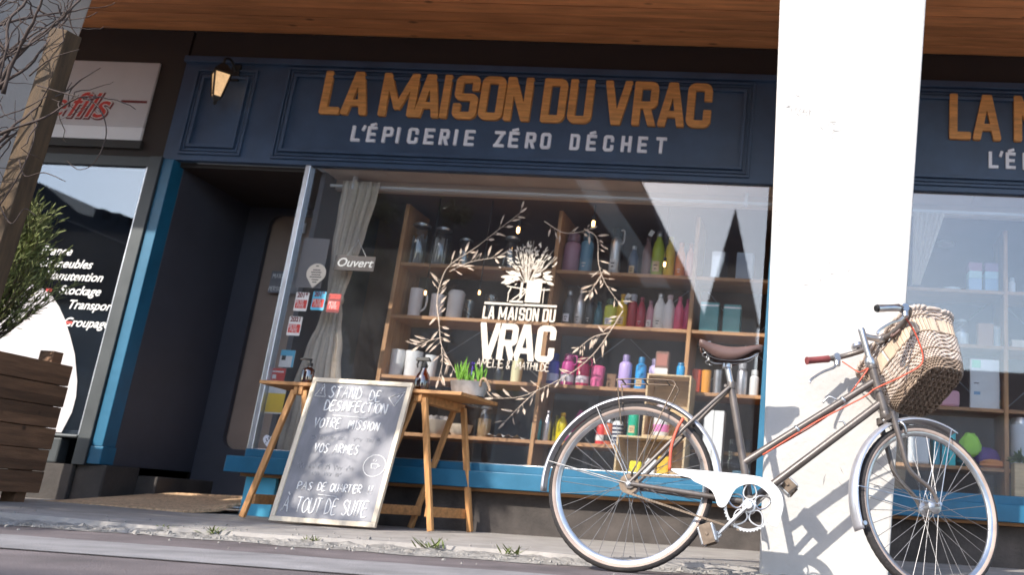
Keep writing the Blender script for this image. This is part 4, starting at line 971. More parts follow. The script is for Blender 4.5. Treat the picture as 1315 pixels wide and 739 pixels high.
def flask(x, row, top, d, col, label, cap=None, y=.57, band=None, handle=False, z=None, cat='bottle', metal=0., name='flask', capr=.78):
    z = RZ[row] if z is None else z; h = top-z; r = d/2
    t = thing(name, (x, y, z), label, cat, G1)
    m = MB(); m.lathe([(0, .0005), (r*.93, .0005), (r, .007), (r, h*.68), (r*.93, h*.75), (r*.62, h*.80)], (x, y, z), 22); m.build('body', cmat(*col, .38, metal), t, smooth=40)
    m = MB(); m.lathe([(r*capr*.85, h*.801), (r*capr, h*.81), (r*capr, h*.97), (r*capr*.9, h), (0, h)], (x, y, z), 16)
    m.build('cap', cap or cmat(*[int(c*.75) for c in col]), t, smooth=40)
    if not band: deco(t, x, y, z, r, h, col)
    if band:
        m = MB(); m.lathe([(r+.0006, h*.14), (r+.001, h*.15), (r+.001, h*.36), (r+.0006, h*.37)], (x, y, z), 22); m.build('label_band', band, t, smooth=True)
    if handle:
        m = MB(); m.tube(smoothline([(x+r*.6, y-r*.3, z+h*.95), (x+r*1.25, y-r*.4, z+h*.93), (x+r*1.3, y-r*.4, z+h*.72), (x+r*.9, y-r*.3, z+h*.66)], 4), .006, 6); m.build('handle', cmat(*col), t, smooth=True)
    return t
def tumbler(x, row, top, d, col, label, y=.57, z=None, rough=.4, metal=0., lid=None, name='tumbler', cat='cup', matn=None):
    z = RZ[row] if z is None else z; h = top-z; r = d/2; hh = h*(.86 if lid else 1)
    t = thing(name, (x, y, z), label, cat, G1)
    m = MB(); m.lathe([(0, .0005), (r*.9, .0005), (r*.92, .004), (r, hh), (r*.93, hh), (r*.9, hh-.01), (0, hh-.012)], (x, y, z), 22); m.build('body', matn or cmat(*col, rough, metal), t, smooth=40)
    if lid:
        m = MB(); m.lathe([(r*1.02, hh+.0005), (r*1.02, hh+.01), (r*.8, h), (0, h)], (x, y, z), 20); m.build('lid', lid, t, smooth=40)
    return t
def jar(x, row, top, d, label, fill=None, lid='steel', y=.57, fillh=.7, z=None):
    z = RZ[row] if z is None else z; h = top-z; r = d/2
    t = thing('glass_jar', (x, y, z), label, 'jar', G1)
    m = MB(); m.lathe([(0, .0005), (r*.94, .0005), (r, .01), (r, h*.78), (r*.78, h*.88), (r*.78, h*.91)], (x, y, z), 24); m.build('body', 'glass', t, smooth=40)
    m = MB(); m.lathe([(r*.82, h*.911), (r*.84, h*.92), (r*.84, h*.965), (r*.5, h), (0, h)], (x, y, z), 20); m.build('lid', lid, t, smooth=40)
    if fill == 'straws':
        m = MB(); r3 = random.Random(int(abs(x)*1000))
        for k in range(26):
            a = r3.uniform(0, 6.28); q = r*.82*math.sqrt(r3.random()); m.tube([(x+q*math.cos(a), y+q*math.sin(a), z+.006), (x+q*math.cos(a)*.9+r3.gauss(0, .004), y+q*math.sin(a)*.9, z+h*r3.uniform(.6, .74))], .0045, 5)
        m.build('straws', 'steel', t)
    elif fill:
        m = MB(); m.lathe([(0, .004), (r*.9, .004), (r*.94, .012), (r*.94, h*fillh), (0, h*fillh+.004)], (x, y, z), 20); m.build('contents', fill, t, smooth=40)
    return t
def carton(x, z, w, h, d, col, label, y=.5, extras=(), cat='box', name='box', bev=.003, rot=0.):
    t = thing(name, (x, y, z), label, cat)
    m = MB(); m.box(-w/2, w/2, 0, d, .0005, h); c, s = math.cos(rot), math.sin(rot)
    m.xf(lambda p: Vector((x+p.x*c+p.z*s, y+p.y, z+p.z*c-p.x*s))); m.build('carton', col if isinstance(col, str) else cmat(*col, .7), t, bevel=bev)
    for n_, a0, a1, b0, b1, mt in extras:
        m = MB(); m.box(-w/2+w*a0, -w/2+w*a1, -.0022, -.0008, h*b0, h*b1); m.xf(lambda p: Vector((x+p.x*c+p.z*s, y+p.y, z+p.z*c-p.x*s))); m.build(n_, mt, t)
    return t
def tagcard(t, x, y, z, rot=.5):
    m = MB(); m.box(-.016, .016, 0, .001, -.022, .022); c, s = math.cos(rot), math.sin(rot); m.xf(lambda p: Vector((x+p.x*c+p.z*s, y+p.y, z+p.z*c-p.x*s))); m.build('price_tag', 'whitemat', t)
BK = M['black']; ST = M['steel']; WH = M['white']
# top row
jar(-2.915, 1, 2.10, .15, 'large clip-top glass jar of straws at the left end of the top shelf', 'straws')
jar(-2.75, 1, 2.075, .14, 'second large glass jar of straws on the top shelf, right of the biggest one', 'straws')
jar(-2.572, 1, 2.0, .11, 'short glass jar behind the arching dried branch on the top shelf'); jar(-2.235, 1, 2.03, .12, 'glass jar on the top shelf just left of the drawn bouquet')
flask(-1.79, 1, 2.07, .12, (146, 112, 128), 'wide dusty mauve bottle on the top shelf right of the bouquet'); flask(-1.685, 1, 2.09, .09, (84, 122, 146), 'dusty blue bottle on the top shelf under the glowing bulb')
flask(-1.478, 1, 2.13, .085, (170, 168, 168), 'tall steel bottle with black loop handle on the top shelf', cap=BK, handle=True, metal=.9)
swell(-1.345, 1, 2.005, .07, (52, 62, 86), 'small navy bottle on the top shelf left of the brown one', cap=ST)
swell(-1.248, 1, 2.075, .07, (112, 84, 82), 'matte brown bottle on the top shelf beside the green one')
t = swell(-1.172, 1, 2.122, .088, (142, 158, 46), 'olive green bottle with a white tag on the top shelf', cap=ST); tagcard(t, -1.225, .52, 2.09)
swell(-1.088, 1, 2.085, .078, (196, 172, 52), 'mustard yellow bottle on the top shelf between green and orange ones'); swell(-1.008, 1, 2.045, .072, (206, 116, 50), 'orange bottle on the top shelf right of the mustard one')
swell(-.94, 1, 2.04, .06, (196, 132, 116), 'salmon bottle at the right end of the top shelf bay')
for x, lab in ((-.725, 'square glass tub on the top shelf right of the upright'), (-.55, 'square pale tub on the top shelf, near the blue post')): carton(x, RZ[1], .115, .21, .11, 'glass' if x < -.6 else (150, 160, 176), lab, .52, cat='tub', name='tub')
# second row
t = tumbler(-2.87, 2, 1.61, .095, (190, 188, 190), 'white ceramic jug with spout on the second shelf', name='jug', cat='jug')
m = MB(); m.tube(smoothline([(-2.825, .57, 1.57), (-2.79, .56, 1.56), (-2.79, .56, 1.48), (-2.825, .57, 1.45)], 4), .007, 6); m.build('handle', WH, t, smooth=True)
tumbler(-2.712, 2, 1.575, .095, (200, 198, 200), 'white cup on the second shelf right of the jug'); tumbler(-2.58, 2, 1.61, .115, (206, 202, 200), 'white canister on the second shelf right of the white cup', lid=WH, name='canister', cat='canister')
tumbler(-2.48, 2, 1.545, .07, (0, 0, 0), 'small clear drinking glass on the second shelf beside the white canister', matn=M['glass']); tumbler(-2.33, 2, 1.59, .085, (0, 0, 0), 'taller clear glass on the second shelf left of the small capitals', matn=M['glass'])
swell(-1.768, 2, 1.652, .078, (64, 62, 66), 'charcoal bottle at the left end of the coloured row on the second shelf', cap=ST); swell(-1.688, 2, 1.662, .068, (176, 172, 172), 'silver bottle on the second shelf between charcoal and black ones', metal=.85)
swell(-1.614, 2, 1.643, .062, (30, 30, 34), 'black bottle on the second shelf right of the silver one', cap=ST); swell(-1.55, 2, 1.58, .062, (24, 84, 98), 'short dark teal bottle on the second shelf')
flask(-1.468, 2, 1.605, .088, (176, 182, 46), 'lime yellow flask on the second shelf', cap=cmat(40, 60, 40)); t = swell(-1.386, 2, 1.645, .078, (226, 168, 22), 'bright yellow bottle with a white tag on the second shelf'); tagcard(t, -1.345, .52, 1.62)
t = flask(-1.314, 2, 1.648, .066, (150, 44, 52), 'red flask with grey neck and tag on the second shelf', cap=cmat(150, 150, 158)); tagcard(t, -1.35, .52, 1.59, .8)
swell(-1.252, 2, 1.63, .064, (152, 46, 62), 'deep red bottle on the second shelf right of the red flask'); swell(-1.188, 2, 1.61, .056, (170, 120, 132), 'slim dusty rose bottle on the second shelf')
swell(-1.122, 2, 1.664, .084, (226, 222, 224), 'white bottle on the second shelf with a silver cap', cap=ST); swell(-1.055, 2, 1.657, .08, (222, 198, 204), 'blush white bottle on the second shelf right of the white one')
swell(-.985, 2, 1.649, .066, (198, 88, 120), 'rose pink bottle on the second shelf'); swell(-.928, 2, 1.635, .056, (162, 52, 96), 'magenta bottle at the right end of the second shelf bay')
carton(-.765, RZ[2], .13, .215, .12, 'tealg', 'square teal glass tin on the second shelf right of the upright', .5, [('lid_line', 0, 1, .86, .9, 'steel')], 'tin', 'tin', .006)
carton(-.61, RZ[2], .12, .205, .12, 'tealg', 'second teal tin, nearer the blue post', .5, [('lid_line', 0, 1, .86, .9, 'steel')], 'tin', 'tin', .006)
# third row
for x, tp, d, lab in ((-2.93, 1.165, .10, 'crumpled white paper cup at the left end of the third shelf'), (-2.815, 1.16, .115, 'fat white pot in the middle of the three on the third shelf'), (-2.69, 1.138, .085, 'pale pot on the third shelf right of the fat white one')):
    tumbler(x, 3, tp, d, (212, 206, 200), lab, rough=.7, name='pot', cat='pot')
tumbler(-2.075, 3, 1.149, .078, (216, 196, 160), 'beige pillar candle on the third shelf under the signature', rough=.7, name='candle', cat='candle')
jar(-2.44, 3, 1.10, .085, 'small glass jar on the third shelf behind the spray bottle'); jar(-2.2, 3, 1.11, .075, 'small glass jar on the third shelf behind the planter leaves')
flask(-1.825, 3, 1.20, .09, (38, 52, 150), 'royal blue bottle with pale band on the third shelf', band=cmat(160, 170, 200)); flask(-1.718, 3, 1.20, .09, (176, 62, 128), 'magenta bottle with handle and grey band on the third shelf', band=cmat(178, 172, 180), handle=True)
flask(-1.612, 3, 1.185, .09, (190, 44, 92), 'crimson pink bottle with handle and pale band on the third shelf', band=cmat(200, 190, 196), handle=True)
tumbler(-1.508, 3, 1.13, .095, (206, 96, 140), 'squat pink food jar on the third shelf', lid=cmat(196, 84, 128), name='food_jar', cat='jar')
carton(-1.408, RZ[3], .062, .105, .05, (104, 76, 52), 'little brown box on the third shelf right of the pink jar', .55)
flask(-1.32, 3, 1.217, .09, (170, 150, 204), 'lavender bottle, the taller of two, on the third shelf', capr=.55); flask(-1.212, 3, 1.207, .074, (36, 140, 200), 'bright blue bottle on the third shelf between lavender ones', capr=.6); flask(-1.12, 3, 1.20, .073, (178, 162, 204), 'lavender bottle, the smaller of two, beside the crates', capr=.6)
tumbler(-.828, 3, 1.142, .064, (212, 92, 70), 'coral tumbler on the third shelf behind the seat tube'); tumbler(-.758, 3, 1.14, .067, (222, 138, 50), 'orange tumbler on the third shelf beside the coral one')
tumbler(-.68, 3, 1.145, .062, (150, 152, 158), 'short steel tumbler on the third shelf right of the orange one', metal=.8); flask(-.515, 3, 1.208, .072, (178, 178, 184), 'tall steel flask on the third shelf behind the saddle nose', metal=.85); flask(-.43, 3, 1.16, .062, (206, 206, 206), 'white flask on the third shelf next to the blue post')
# fourth row
for x, tp, d, lab in ((-2.55, .69, .17, 'pale bowl of grey cloths on the bottom shelf, behind the trestle'), (-2.385, .67, .16, 'low beige bowl on the bottom shelf right of the cloth bowl')):
    t = thing('bowl', (x, .5, RZ[4]), lab, 'bowl')
    m = MB(); m.lathe([(0, .0005), (d*.3, .0005), (d*.45, .03), (d*.5, tp-RZ[4]), (d*.46, tp-RZ[4]), (d*.4, .03), (0, .012)], (x, .5, RZ[4]), 24); m.build('dish', cmat(186, 168, 148, .7), t, smooth=40)
    if x < -2.5:
        m = MB(); r2 = random.Random(5)
        for k in range(5):
            c = (x+r2.uniform(-.05, .05), .5+r2.uniform(-.04, .04), tp-.02); m.lathe([(0, -.03), (.035, -.015), (.045, .01), (.03, .04), (0, .055)], c, 9, mx=Matrix.Rotation(r2.uniform(0, 3), 3, 'Z') @ Matrix.Diagonal((1.1, .8, 1)))
        m.build('cloths', cmat(140, 132, 128, .95), t, smooth=False)
jar(-2.25, 4, .81, .09, 'glass jar of beans on the bottom shelf behind the dried branch', cmat(150, 120, 86, .8), fillh=.6)
m = MB(); vs = []; r2 = random.Random(9)
for j in range(7):
    for i in range(13): vs.append((-2.20+.22*i/12, .46+.2*j/6, RZ[4]+.006+.028*abs(math.sin(i*.9+j*.5))*r2.uniform(.4, 1)))
m.add(vs, [(j*13+i, j*13+i+1, (j+1)*13+i+1, (j+1)*13+i) for j in range(6) for i in range(12)])
tag(m.build('folded_cloth', 'whitemat', loc=(-2.09, .56, RZ[4]), smooth=True), 'crumpled white cloth on the bottom shelf left of the teal bottle', 'cloth')
swell(-1.872, 4, .79, .068, (28, 150, 150), 'turquoise bottle on the bottom shelf beside the upright', y=.52); swell(-1.80, 4, .80, .056, (160, 154, 158), 'slim steel bottle on the bottom shelf right of the turquoise one', metal=.85, y=.52)
swell(-1.748, 4, .775, .045, (120, 112, 40), 'thin olive bottle on the bottom shelf', y=.55); swell(-1.70, 4, .792, .07, (228, 182, 32), 'yellow bottle on the bottom shelf beside a leaning book', y=.52)
carton(-1.665, RZ[4]+.012, .03, .225, .15, (150, 60, 112), 'magenta book leaning on the bottom shelf', .5, [('spine_mark', 0, 1, .2, .3, 'whitemat')], 'book', 'book', .002, .42)
PAT = [((202, 60, 58), 'small red and white patterned bottle on the bottom shelf behind the rear wheel', 'whitemat', -1.432, .765, .062), ((172, 92, 60), 'small bottle with dark floral pattern on the bottom shelf', 'black', -1.38, .775, .062)]
for col, lab, bm_, x, tp, d in PAT: flask(x, 4, tp, d, col, lab, band=M[bm_], y=.52, cap=ST)
t = flask(-1.32, 4, .80, .074, (226, 222, 220), 'navy and white striped bottle on the bottom shelf', y=.52, cap=BK)
m = MB()
for k in range(5): m.lathe([(.0376, .015+.026*k), (.038, .017+.026*k), (.038, .027+.026*k), (.0376, .029+.026*k)], (-1.32, .52, RZ[4]), 22)
m.build('stripes', cmat(40, 44, 70), t, smooth=True)
tumbler(-1.26, 4, .77, .05, (0, 0, 0), 'narrow blue-tinted glass on the bottom shelf beside the striped bottle', matn=glassmat('blue_glass', (.5, .7, .8), .08), lid=BK)
# crates
def crate(label, x0, x1, y0, y1, z0, z1):
    t = thing('wooden_crate', ((x0+x1)/2, (y0+y1)/2, z0), label, 'crate', 'open wooden crates stacked behind the wheel'); s = .012
    for nm, b in (('base_board', (x0, x1, y0, y1, z0, z0+s)), ('top_board', (x0, x1, y0, y1, z1-s, z1)), ('side_board', (x0, x0+s, y0, y1, z0+s+.0005, z1-s-.0005)), ('side_board', (x1-s, x1, y0, y1, z0+s+.0005, z1-s-.0005)), ('back_board', (x0+s+.0005, x1-s-.0005, y1-s, y1, z0+s+.0005, z1-s-.0005))):
        m = MB(); m.box(*b); m.build(nm, 'crate', t, bevel=.002)
    return t
crate('open pine crate at the bottom of the stack, holding yellow packets', -1.235, -.80, .12, .38, .372, .635)
crate('open pine crate on top of the stack, holding a white and pink bottle', -1.085, -.80, .14, .38, .636, 1.035)
flask(-1.165, 4, .845, .07, (20, 150, 120), 'tall emerald green bottle standing on the lower crate', y=.25, z=.636); flask(-.985, 4, .85, .105, (224, 210, 216), 'white and pink bottle inside the upper crate', y=.25, z=.649, band=cmat(222, 120, 170))
r2 = random.Random(19)
for k, (x, col, lab) in enumerate(((-1.12, (222, 186, 40), 'yellow packet in the lower crate, leftmost'), (-1.03, (216, 210, 200), 'white packet in the lower crate between yellow and gold ones'), (-.94, (206, 160, 50), 'gold packet in the lower crate, right of the white one'))):
    carton(x, .385, .075, .10+.02*k, .06, col, lab, .18, cat='packet', name='packet', bev=.012, rot=r2.uniform(-.2, .2))
carton(-1.01, 1.0355, .085, .155, .06, (112, 82, 70), 'brown and white packet standing on top of the crates', .2, [('white_foot', 0, 1, 0, .3, 'whitemat'), ('picture', .1, .9, .4, .9, cmat(150, 96, 84, .7))], 'packet', 'packet')
flask(-.885, 3, 1.125, .055, (30, 136, 190), 'small bright blue bottle on top of the crates', y=.22, z=1.0355)
carton(-.655, .372, .13, .47, .12, (206, 204, 200), 'tall white carton right of the crates, behind the seat tube', .3, [('fold_line', .48, .5, 0, 1, 'interiorgrey')]); carton(-.47, .372, .15, .30, .12, 'glass', 'clear glass bin beside the blue post behind the bicycle', .3, cat='bin', name='glass_bin')
carton(-.46, .3725, .11, .10, .09, (80, 110, 130), 'blue packet inside the clear glass bin', .315, cat='packet', name='packet')
# door slate and labels
t = card('door_slate', 'small black slate reading MAXIMUM 5 PERSONNES on the shop door', 'sign', -4.17, -3.93, 1.60, 1.77, .885, 'slate', [])
m = MB(); F5 = lambda a, b: (a, .883, b); hand(m, 'MAXIMUM', -4.155, 1.715, .034, .0026, F5); hand(m, '5', -4.06, 1.665, .036, .0026, F5); hand(m, 'PERSONNES', -4.165, 1.615, .031, .0026, F5); m.build('writing', 'chalk', t)
t = card('door_label', 'little white label with a dark numeral high on the shop door', 'label', -4.06, -3.98, 2.08, 2.16, .885, 'letter_white', [])
m = MB(); font_text(m, '1', -4.02, 2.10, .06, .883, .0003, 0, .002, 'CENTER'); m.build('numeral', 'black', t)
# right window stock
for x, c1, c2, lab in ((1.04, (150, 104, 124), (150, 176, 198), 'left stack of mauve and pale blue boxes on the top shelf of the right window'), (1.15, (130, 100, 130), (132, 164, 190), 'right stack of mauve and pale blue boxes on the top shelf of the right window')):
    t = thing('stacked_boxes' if 0 else 'box', (x, .5, RZ[1]), lab, 'box', 'boxes in the right window')
    for n_, c, a, b in (('lower_box', c2, 0, .1), ('middle_box', tuple(min(255, v+24) for v in c2), .1005, .15), ('upper_box', c1, .1505, .21)):
        m = MB(); m.box(x-.045, x+.045, .5, .6, RZ[1]+a+.0003, RZ[1]+b); m.build(n_, cmat(*c, .7), t, bevel=.003)
tumbler(.885, 1, 1.80, .14, (196, 200, 206), 'shallow pale dish on the top shelf of the right window', name='dish', cat='dish'); flask(1.30, 1, 1.90, .045, (206, 210, 214), 'tiny white bottle on the top shelf right of the right upright')
jar(.955, 2, 1.585, .11, 'glass jar with steel lid behind the basket on the right window shelf', 'whitemat', fillh=.5); carton(1.11, RZ[2], .11, .165, .07, (150, 110, 84), 'brown paper bag on the second shelf of the right window', .5, cat='bag', name='paper_bag', bev=.012)
tumbler(1.195, 2, 1.55, .055, (190, 200, 210), 'pale cup on the second shelf next to the right window upright', lid=WH); carton(1.33, RZ[2], .1, .06, .08, (190, 176, 160), 'flat beige box at the right edge of the frame', .5)
t = carton(1.10, RZ[3], .19, .33, .04, (226, 232, 228), 'tall white packet with a green corner on the third shelf of the right window', .48, [('green_mark', .05, .35, .82, .98, cmat(120, 190, 150)), ('print_line', .12, .3, .5, .52, 'interiorgrey'), ('print_oval', .12, .34, .28, .34, cmat(120, 150, 180))], 'packet', 'packet')
carton(.85, RZ[3], .17, .11, .1, (222, 150, 160), 'pink packet on the third shelf under the basket', .46, cat='packet', name='packet', bev=.02); swell(1.21, 3, 1.2, .035, (110, 120, 140), 'thin grey bottle on the third shelf by the right upright')
for k, (x, c, lab) in enumerate(((.79, (30, 130, 150), 'dark teal book upright behind the front wheel'), (.845, (40, 160, 170), 'turquoise book upright behind the front wheel'), (.89, (70, 176, 180), 'pale turquoise book, last in the row behind the front wheel'))):
    carton(x, RZ[4], .042, .21+.01*k, .15, c, lab, .47, cat='book', name='book')
carton(.675, RZ[4], .14, .25, .03, (226, 222, 218), 'white cloth bag hanging in the right window behind the front wheel', .47, cat='bag', name='cloth_bag', bev=.014)
def blob(name, label, cat, x, y, z, sx, sy, sz, col, seed):
    r3 = random.Random(seed); m = MB(); n1, n2 = 8, 14; vs = [(x, y, z)]
    for i in range(1, n1):
        for k in range(n2):
            a = 2*math.pi*k/n2; e = math.pi*i/n1; q = r3.uniform(.82, 1.12); vs.append((x+sx*math.sin(e)*math.cos(a)*q, y+sy*math.sin(e)*math.sin(a)*q, z+sz*(1-math.cos(e))/2*r3.uniform(.93, 1.05)))
    vs.append((x, y, z+sz)); fs = [(0, 1+(k+1) % n2, 1+k) for k in range(n2)]
    for i in range(n1-2):
        for k in range(n2): fs.append((1+i*n2+k, 1+i*n2+(k+1) % n2, 1+(i+1)*n2+(k+1) % n2, 1+(i+1)*n2+k))
    o = 1+(n1-2)*n2; fs += [(o+k, o+(k+1) % n2, len(vs)-1) for k in range(n2)]
    m.add(vs, fs); tag(m.build(name, cmat(*col, .8), loc=(x, y, z), smooth=50), label, cat)
blob('cloth_bag', 'lime green mesh bag on the bottom shelf of the right window', 'bag', 1.01, .5, RZ[4]+.06, .075, .05, .16, (150, 214, 70), 1); blob('cloth_bag', 'orange cloth bag on the bottom shelf of the right window', 'bag', 1.16, .52, RZ[4], .09, .05, .06, (232, 130, 70), 2)
blob('cloth_bag', 'purple cloth bag behind the orange one in the right window', 'bag', 1.13, .60, RZ[4], .10, .05, .14, (96, 62, 130), 3); blob('cloth_bag', 'dark teal cloth bag under the lime green one', 'bag', .98, .58, RZ[4], .07, .05, .07, (40, 90, 96), 4)
tumbler(1.335, 4, .93, .14, (176, 180, 186), 'large grey canister at the right edge of the right window', name='canister', cat='canister', lid=ST, y=.5)
t = thing('potted_plant', (1.29, .28, .37), 'small dark plant in a wooden cube pot at the right edge of the window', 'plant')
m = MB(); m.box(1.235, 1.35, .23, .34, .3705, .62); m.build('pot', 'crate', t, bevel=.004); m = MB(); r2 = random.Random(91)
for k in range(90):
    d = Vector((r2.gauss(0, 1), r2.gauss(0, 1), abs(r2.gauss(.6, .7)))).normalized(); m.leaf(Vector((1.29, .285, .625))+d*r2.uniform(.0, .07), d, (r2.gauss(0, 1), r2.gauss(0, 1), 1), .04, .018)
m.build('leaves', 'conifer', t)
# ================================================================== ACROSS THE STREET (what the panes reflect) AND THE TREE THAT DAPPLES THE BOARD
def house(label, x0, x1, y0, y1, eave, prof, wallm, roofm, wins):
    t = thing('house', ((x0+x1)/2, y0, -.06), label, 'house', 'houses across the street')
    m = MB(); m.box(x0, x1, y1, y0, -.06, eave); m.build('wall', wallm, t)
    m = MB(); m.prism(prof, y1-.2, y0+.25); rf = m.build('roof', roofm, t)
    if 'steep' in label:
        m = MB(); m.prism([(-7.9, 10.18), (-7.15, 10.18), (-4.0, 6.0), (-4.7, 6.0)], y0+.255, y0+.35); m.build('verge_board', 'opplight', rf)
    for x, z, w, h in wins:
        m = MB(); m.box(x-w/2, x+w/2, y0+.002, y0+.05, z, z+h); f = m.build('window', 'white_wall' if 0 else 'opplight', t); m = MB(); m.box(x-w/2+.08, x+w/2-.08, y0+.051, y0+.06, z+.08, z+h-.08); m.build('pane', 'windowdark', f)
    return t, rf
h, rf = house('dark house with a steep roof straight across the street', -18.5, -3.6, -18, -28, 5.0, [(-18.6, 5.01), (-3.15, 5.01), (-5.2, 9.2), (-6.0, 10.2), (-18.5, 10.2)], 'opp', 'oppdark', [(-16+2.4*i, 1.2, 1.1, 1.8) for i in range(6)])
hb_, hb2 = house('lower dark house with chimneys, seen reflected in the left window', -32, -18.61, -18, -24, 4.8, [(-32, 4.81), (-18.6, 4.81), (-18.62, 6.85), (-19.5, 7.05), (-21, 7.35), (-22.3, 8.16), (-23.0, 8.4), (-32, 8.2)], 'opp', 'oppdark', [(-30+2.6*i, 1.2, 1.1, 1.8) for i in range(4)])
m = MB()
for x, z in ((-20.9, 7.4), (-20.4, 7.3), (-20.1, 7.2)): m.box(x-.13, x+.13, -18.6, -18.3, z-.2, z+.28)
m.build('chimney', 'oppdark', hb2)
house('low pale house further right across the street', 2.5, 16, -20, -28, 3.4, [(2.2, 3.41), (16.3, 3.41), (15, 4.6), (4, 4.6)], 'opplight', 'oppdark', [(4+2.6*i, .9, 1.1, 1.5) for i in range(4)])
t = thing('church', (-4.6, -42, -.06), 'dark church with a tall pointed spire, seen reflected in the main window', 'church')
m = MB(); m.box(-5.95, -3.45, -43.3, -40.8, -.06, 10.4); m.build('tower', 'opp', t)
m = MB(); m.add([(-6.1, -43.45, 10.41), (-3.3, -43.45, 10.41), (-3.3, -40.65, 10.41), (-6.1, -40.65, 10.41), (-5.0, -42.05, 16.9)], [(0, 1, 4), (1, 2, 4), (2, 3, 4), (3, 0, 4), (0, 3, 2, 1)]); m.build('spire', 'oppdark', t)
m = MB(); m.box(-8, -2.0, -56, -43.4, -.06, 6.0); m.build('nave', 'opp', t); m = MB(); m.prism([(-8.2, 6.01), (-1.8, 6.01), (-5, 9.6)], -56.2, -43.35); m.build('nave_roof', 'oppdark', t)
m = MB(); m.add([(-3.2, -40.9, 5.0), (-2.7, -40.9, 5.0), (-2.7, -40.4, 5.0), (-3.2, -40.4, 5.0), (-2.95, -40.65, 10.2)], [(0, 1, 4), (1, 2, 4), (2, 3, 4), (3, 0, 4)]); m.box(-3.2, -2.7, -40.9, -40.4, -.06, 4.99); m.build('pinnacle', 'oppdark', t)
def tree(label, x, y, h, crown, n, seed, extra=()):
    t = thing('street_tree', (x, y, -.05), label, 'tree'); r3 = random.Random(seed); m = MB(); lf = MB()
    tr = smoothline([(x, y, -.05), (x+.05, y, h*.3), (x-.03, y+.05, h*.6), (x, y, h)], 6); m.tube(tr, [.13*(1-.75*i/len(tr)) for i in range(len(tr))], 10)
    cx, cy, cz, rx, ry, rz = crown
    for k in range(46):
        while 1:
            p = Vector((r3.uniform(-1, 1), r3.uniform(-1, 1), r3.uniform(-1, 1)))
            if .25 < p.length < 1: break
        e = Vector((cx+p.x*rx, cy+p.y*ry, cz+p.z*rz)); s = tr[r3.randrange(len(tr)//2, len(tr))]
        m.tube(smoothline([s, s.lerp(e, .5)+Vector((0, 0, .12)), e], 4), [.03*(1-i/10) for i in range(9)], 5)
        for q in range(n):
            c = e+Vector((r3.gauss(0, .17), r3.gauss(0, .17), r3.gauss(0, .15))); d = Vector((r3.gauss(0, 1), r3.gauss(0, 1), r3.gauss(0, 1)))
            lf.leaf(c, d, (r3.gauss(0, 1), r3.gauss(0, 1), r3.gauss(0, 1)), r3.uniform(.06, .11), r3.uniform(.035, .06))
    for ex, ey, ez, sd, cnt in extra:
        m.tube(smoothline([tr[-8], (Vector((ex, ey, ez))+tr[-8])/2+Vector((0, 0, .1)), (ex, ey, ez)], 5), [.022*(1-i/14) for i in range(11)], 5)
        for q in range(cnt):
            lf.leaf((ex+r3.gauss(0, sd), ey+r3.gauss(0, sd), ez+r3.gauss(0, sd*.7)), (r3.gauss(0, 1), r3.gauss(0, 1), r3.gauss(0, 1)), (r3.gauss(0, 1), r3.gauss(0, 1), r3.gauss(0, 1)), r3.uniform(.06, .11), r3.uniform(.035, .06))
    m.build('trunk', 'bark', t, smooth=True); lf.build('crown', 'leafdark', t)
tree('leafy street tree at the kerb that dapples the chalkboard with shade', -5.3, -4.75, 2.7, (-5.15, -4.5, 2.5, .8, .7, .66), 46, 3, [(-5.72, -4.5, 3.5, .15, 520), (-5.42, -4.5, 3.45, .14, 420), (-4.42, -4.5, 3.5, .09, 170)])  # unseen tree; leaf lobes at the end are added to shade the sill
# ================================================================== BICYCLE
BY = -2.03; LEAN = math.radians(5.0); STEER = math.radians(31)
bike = thing('bicycle', (-.13, BY, -.05), 'old grey bicycle with white chain guard and wicker basket leaning on the white pillar', 'bicycle')
def lean(p):
    y, z = p.y, p.z+.05
    return Vector((p.x, BY+y*math.cos(LEAN)+z*math.sin(LEAN), -.05+z*math.cos(LEAN)-y*math.sin(LEAN)))
HT, HB = Vector((.167, 0, .945)), Vector((.278, 0, .58))
AX = (HT-HB).normalized(); FW_ = Vector((AX.z, 0, -AX.x)); LT = Vector((0, 1, 0))
RS = Matrix.Rotation(STEER, 3, AX)
def steer(p): return lean(RS @ (p-HB)+HB)
def axp(z): return HB+AX*((z-HB.z)/AX.z)
def b(m, name, mats, front=False, parent=None, **k):
    m.xf(steer if front else lean); return m.build(name, mats, parent or bike, **k)
V3 = lambda x, z, y=0.: Vector((x, y, z))
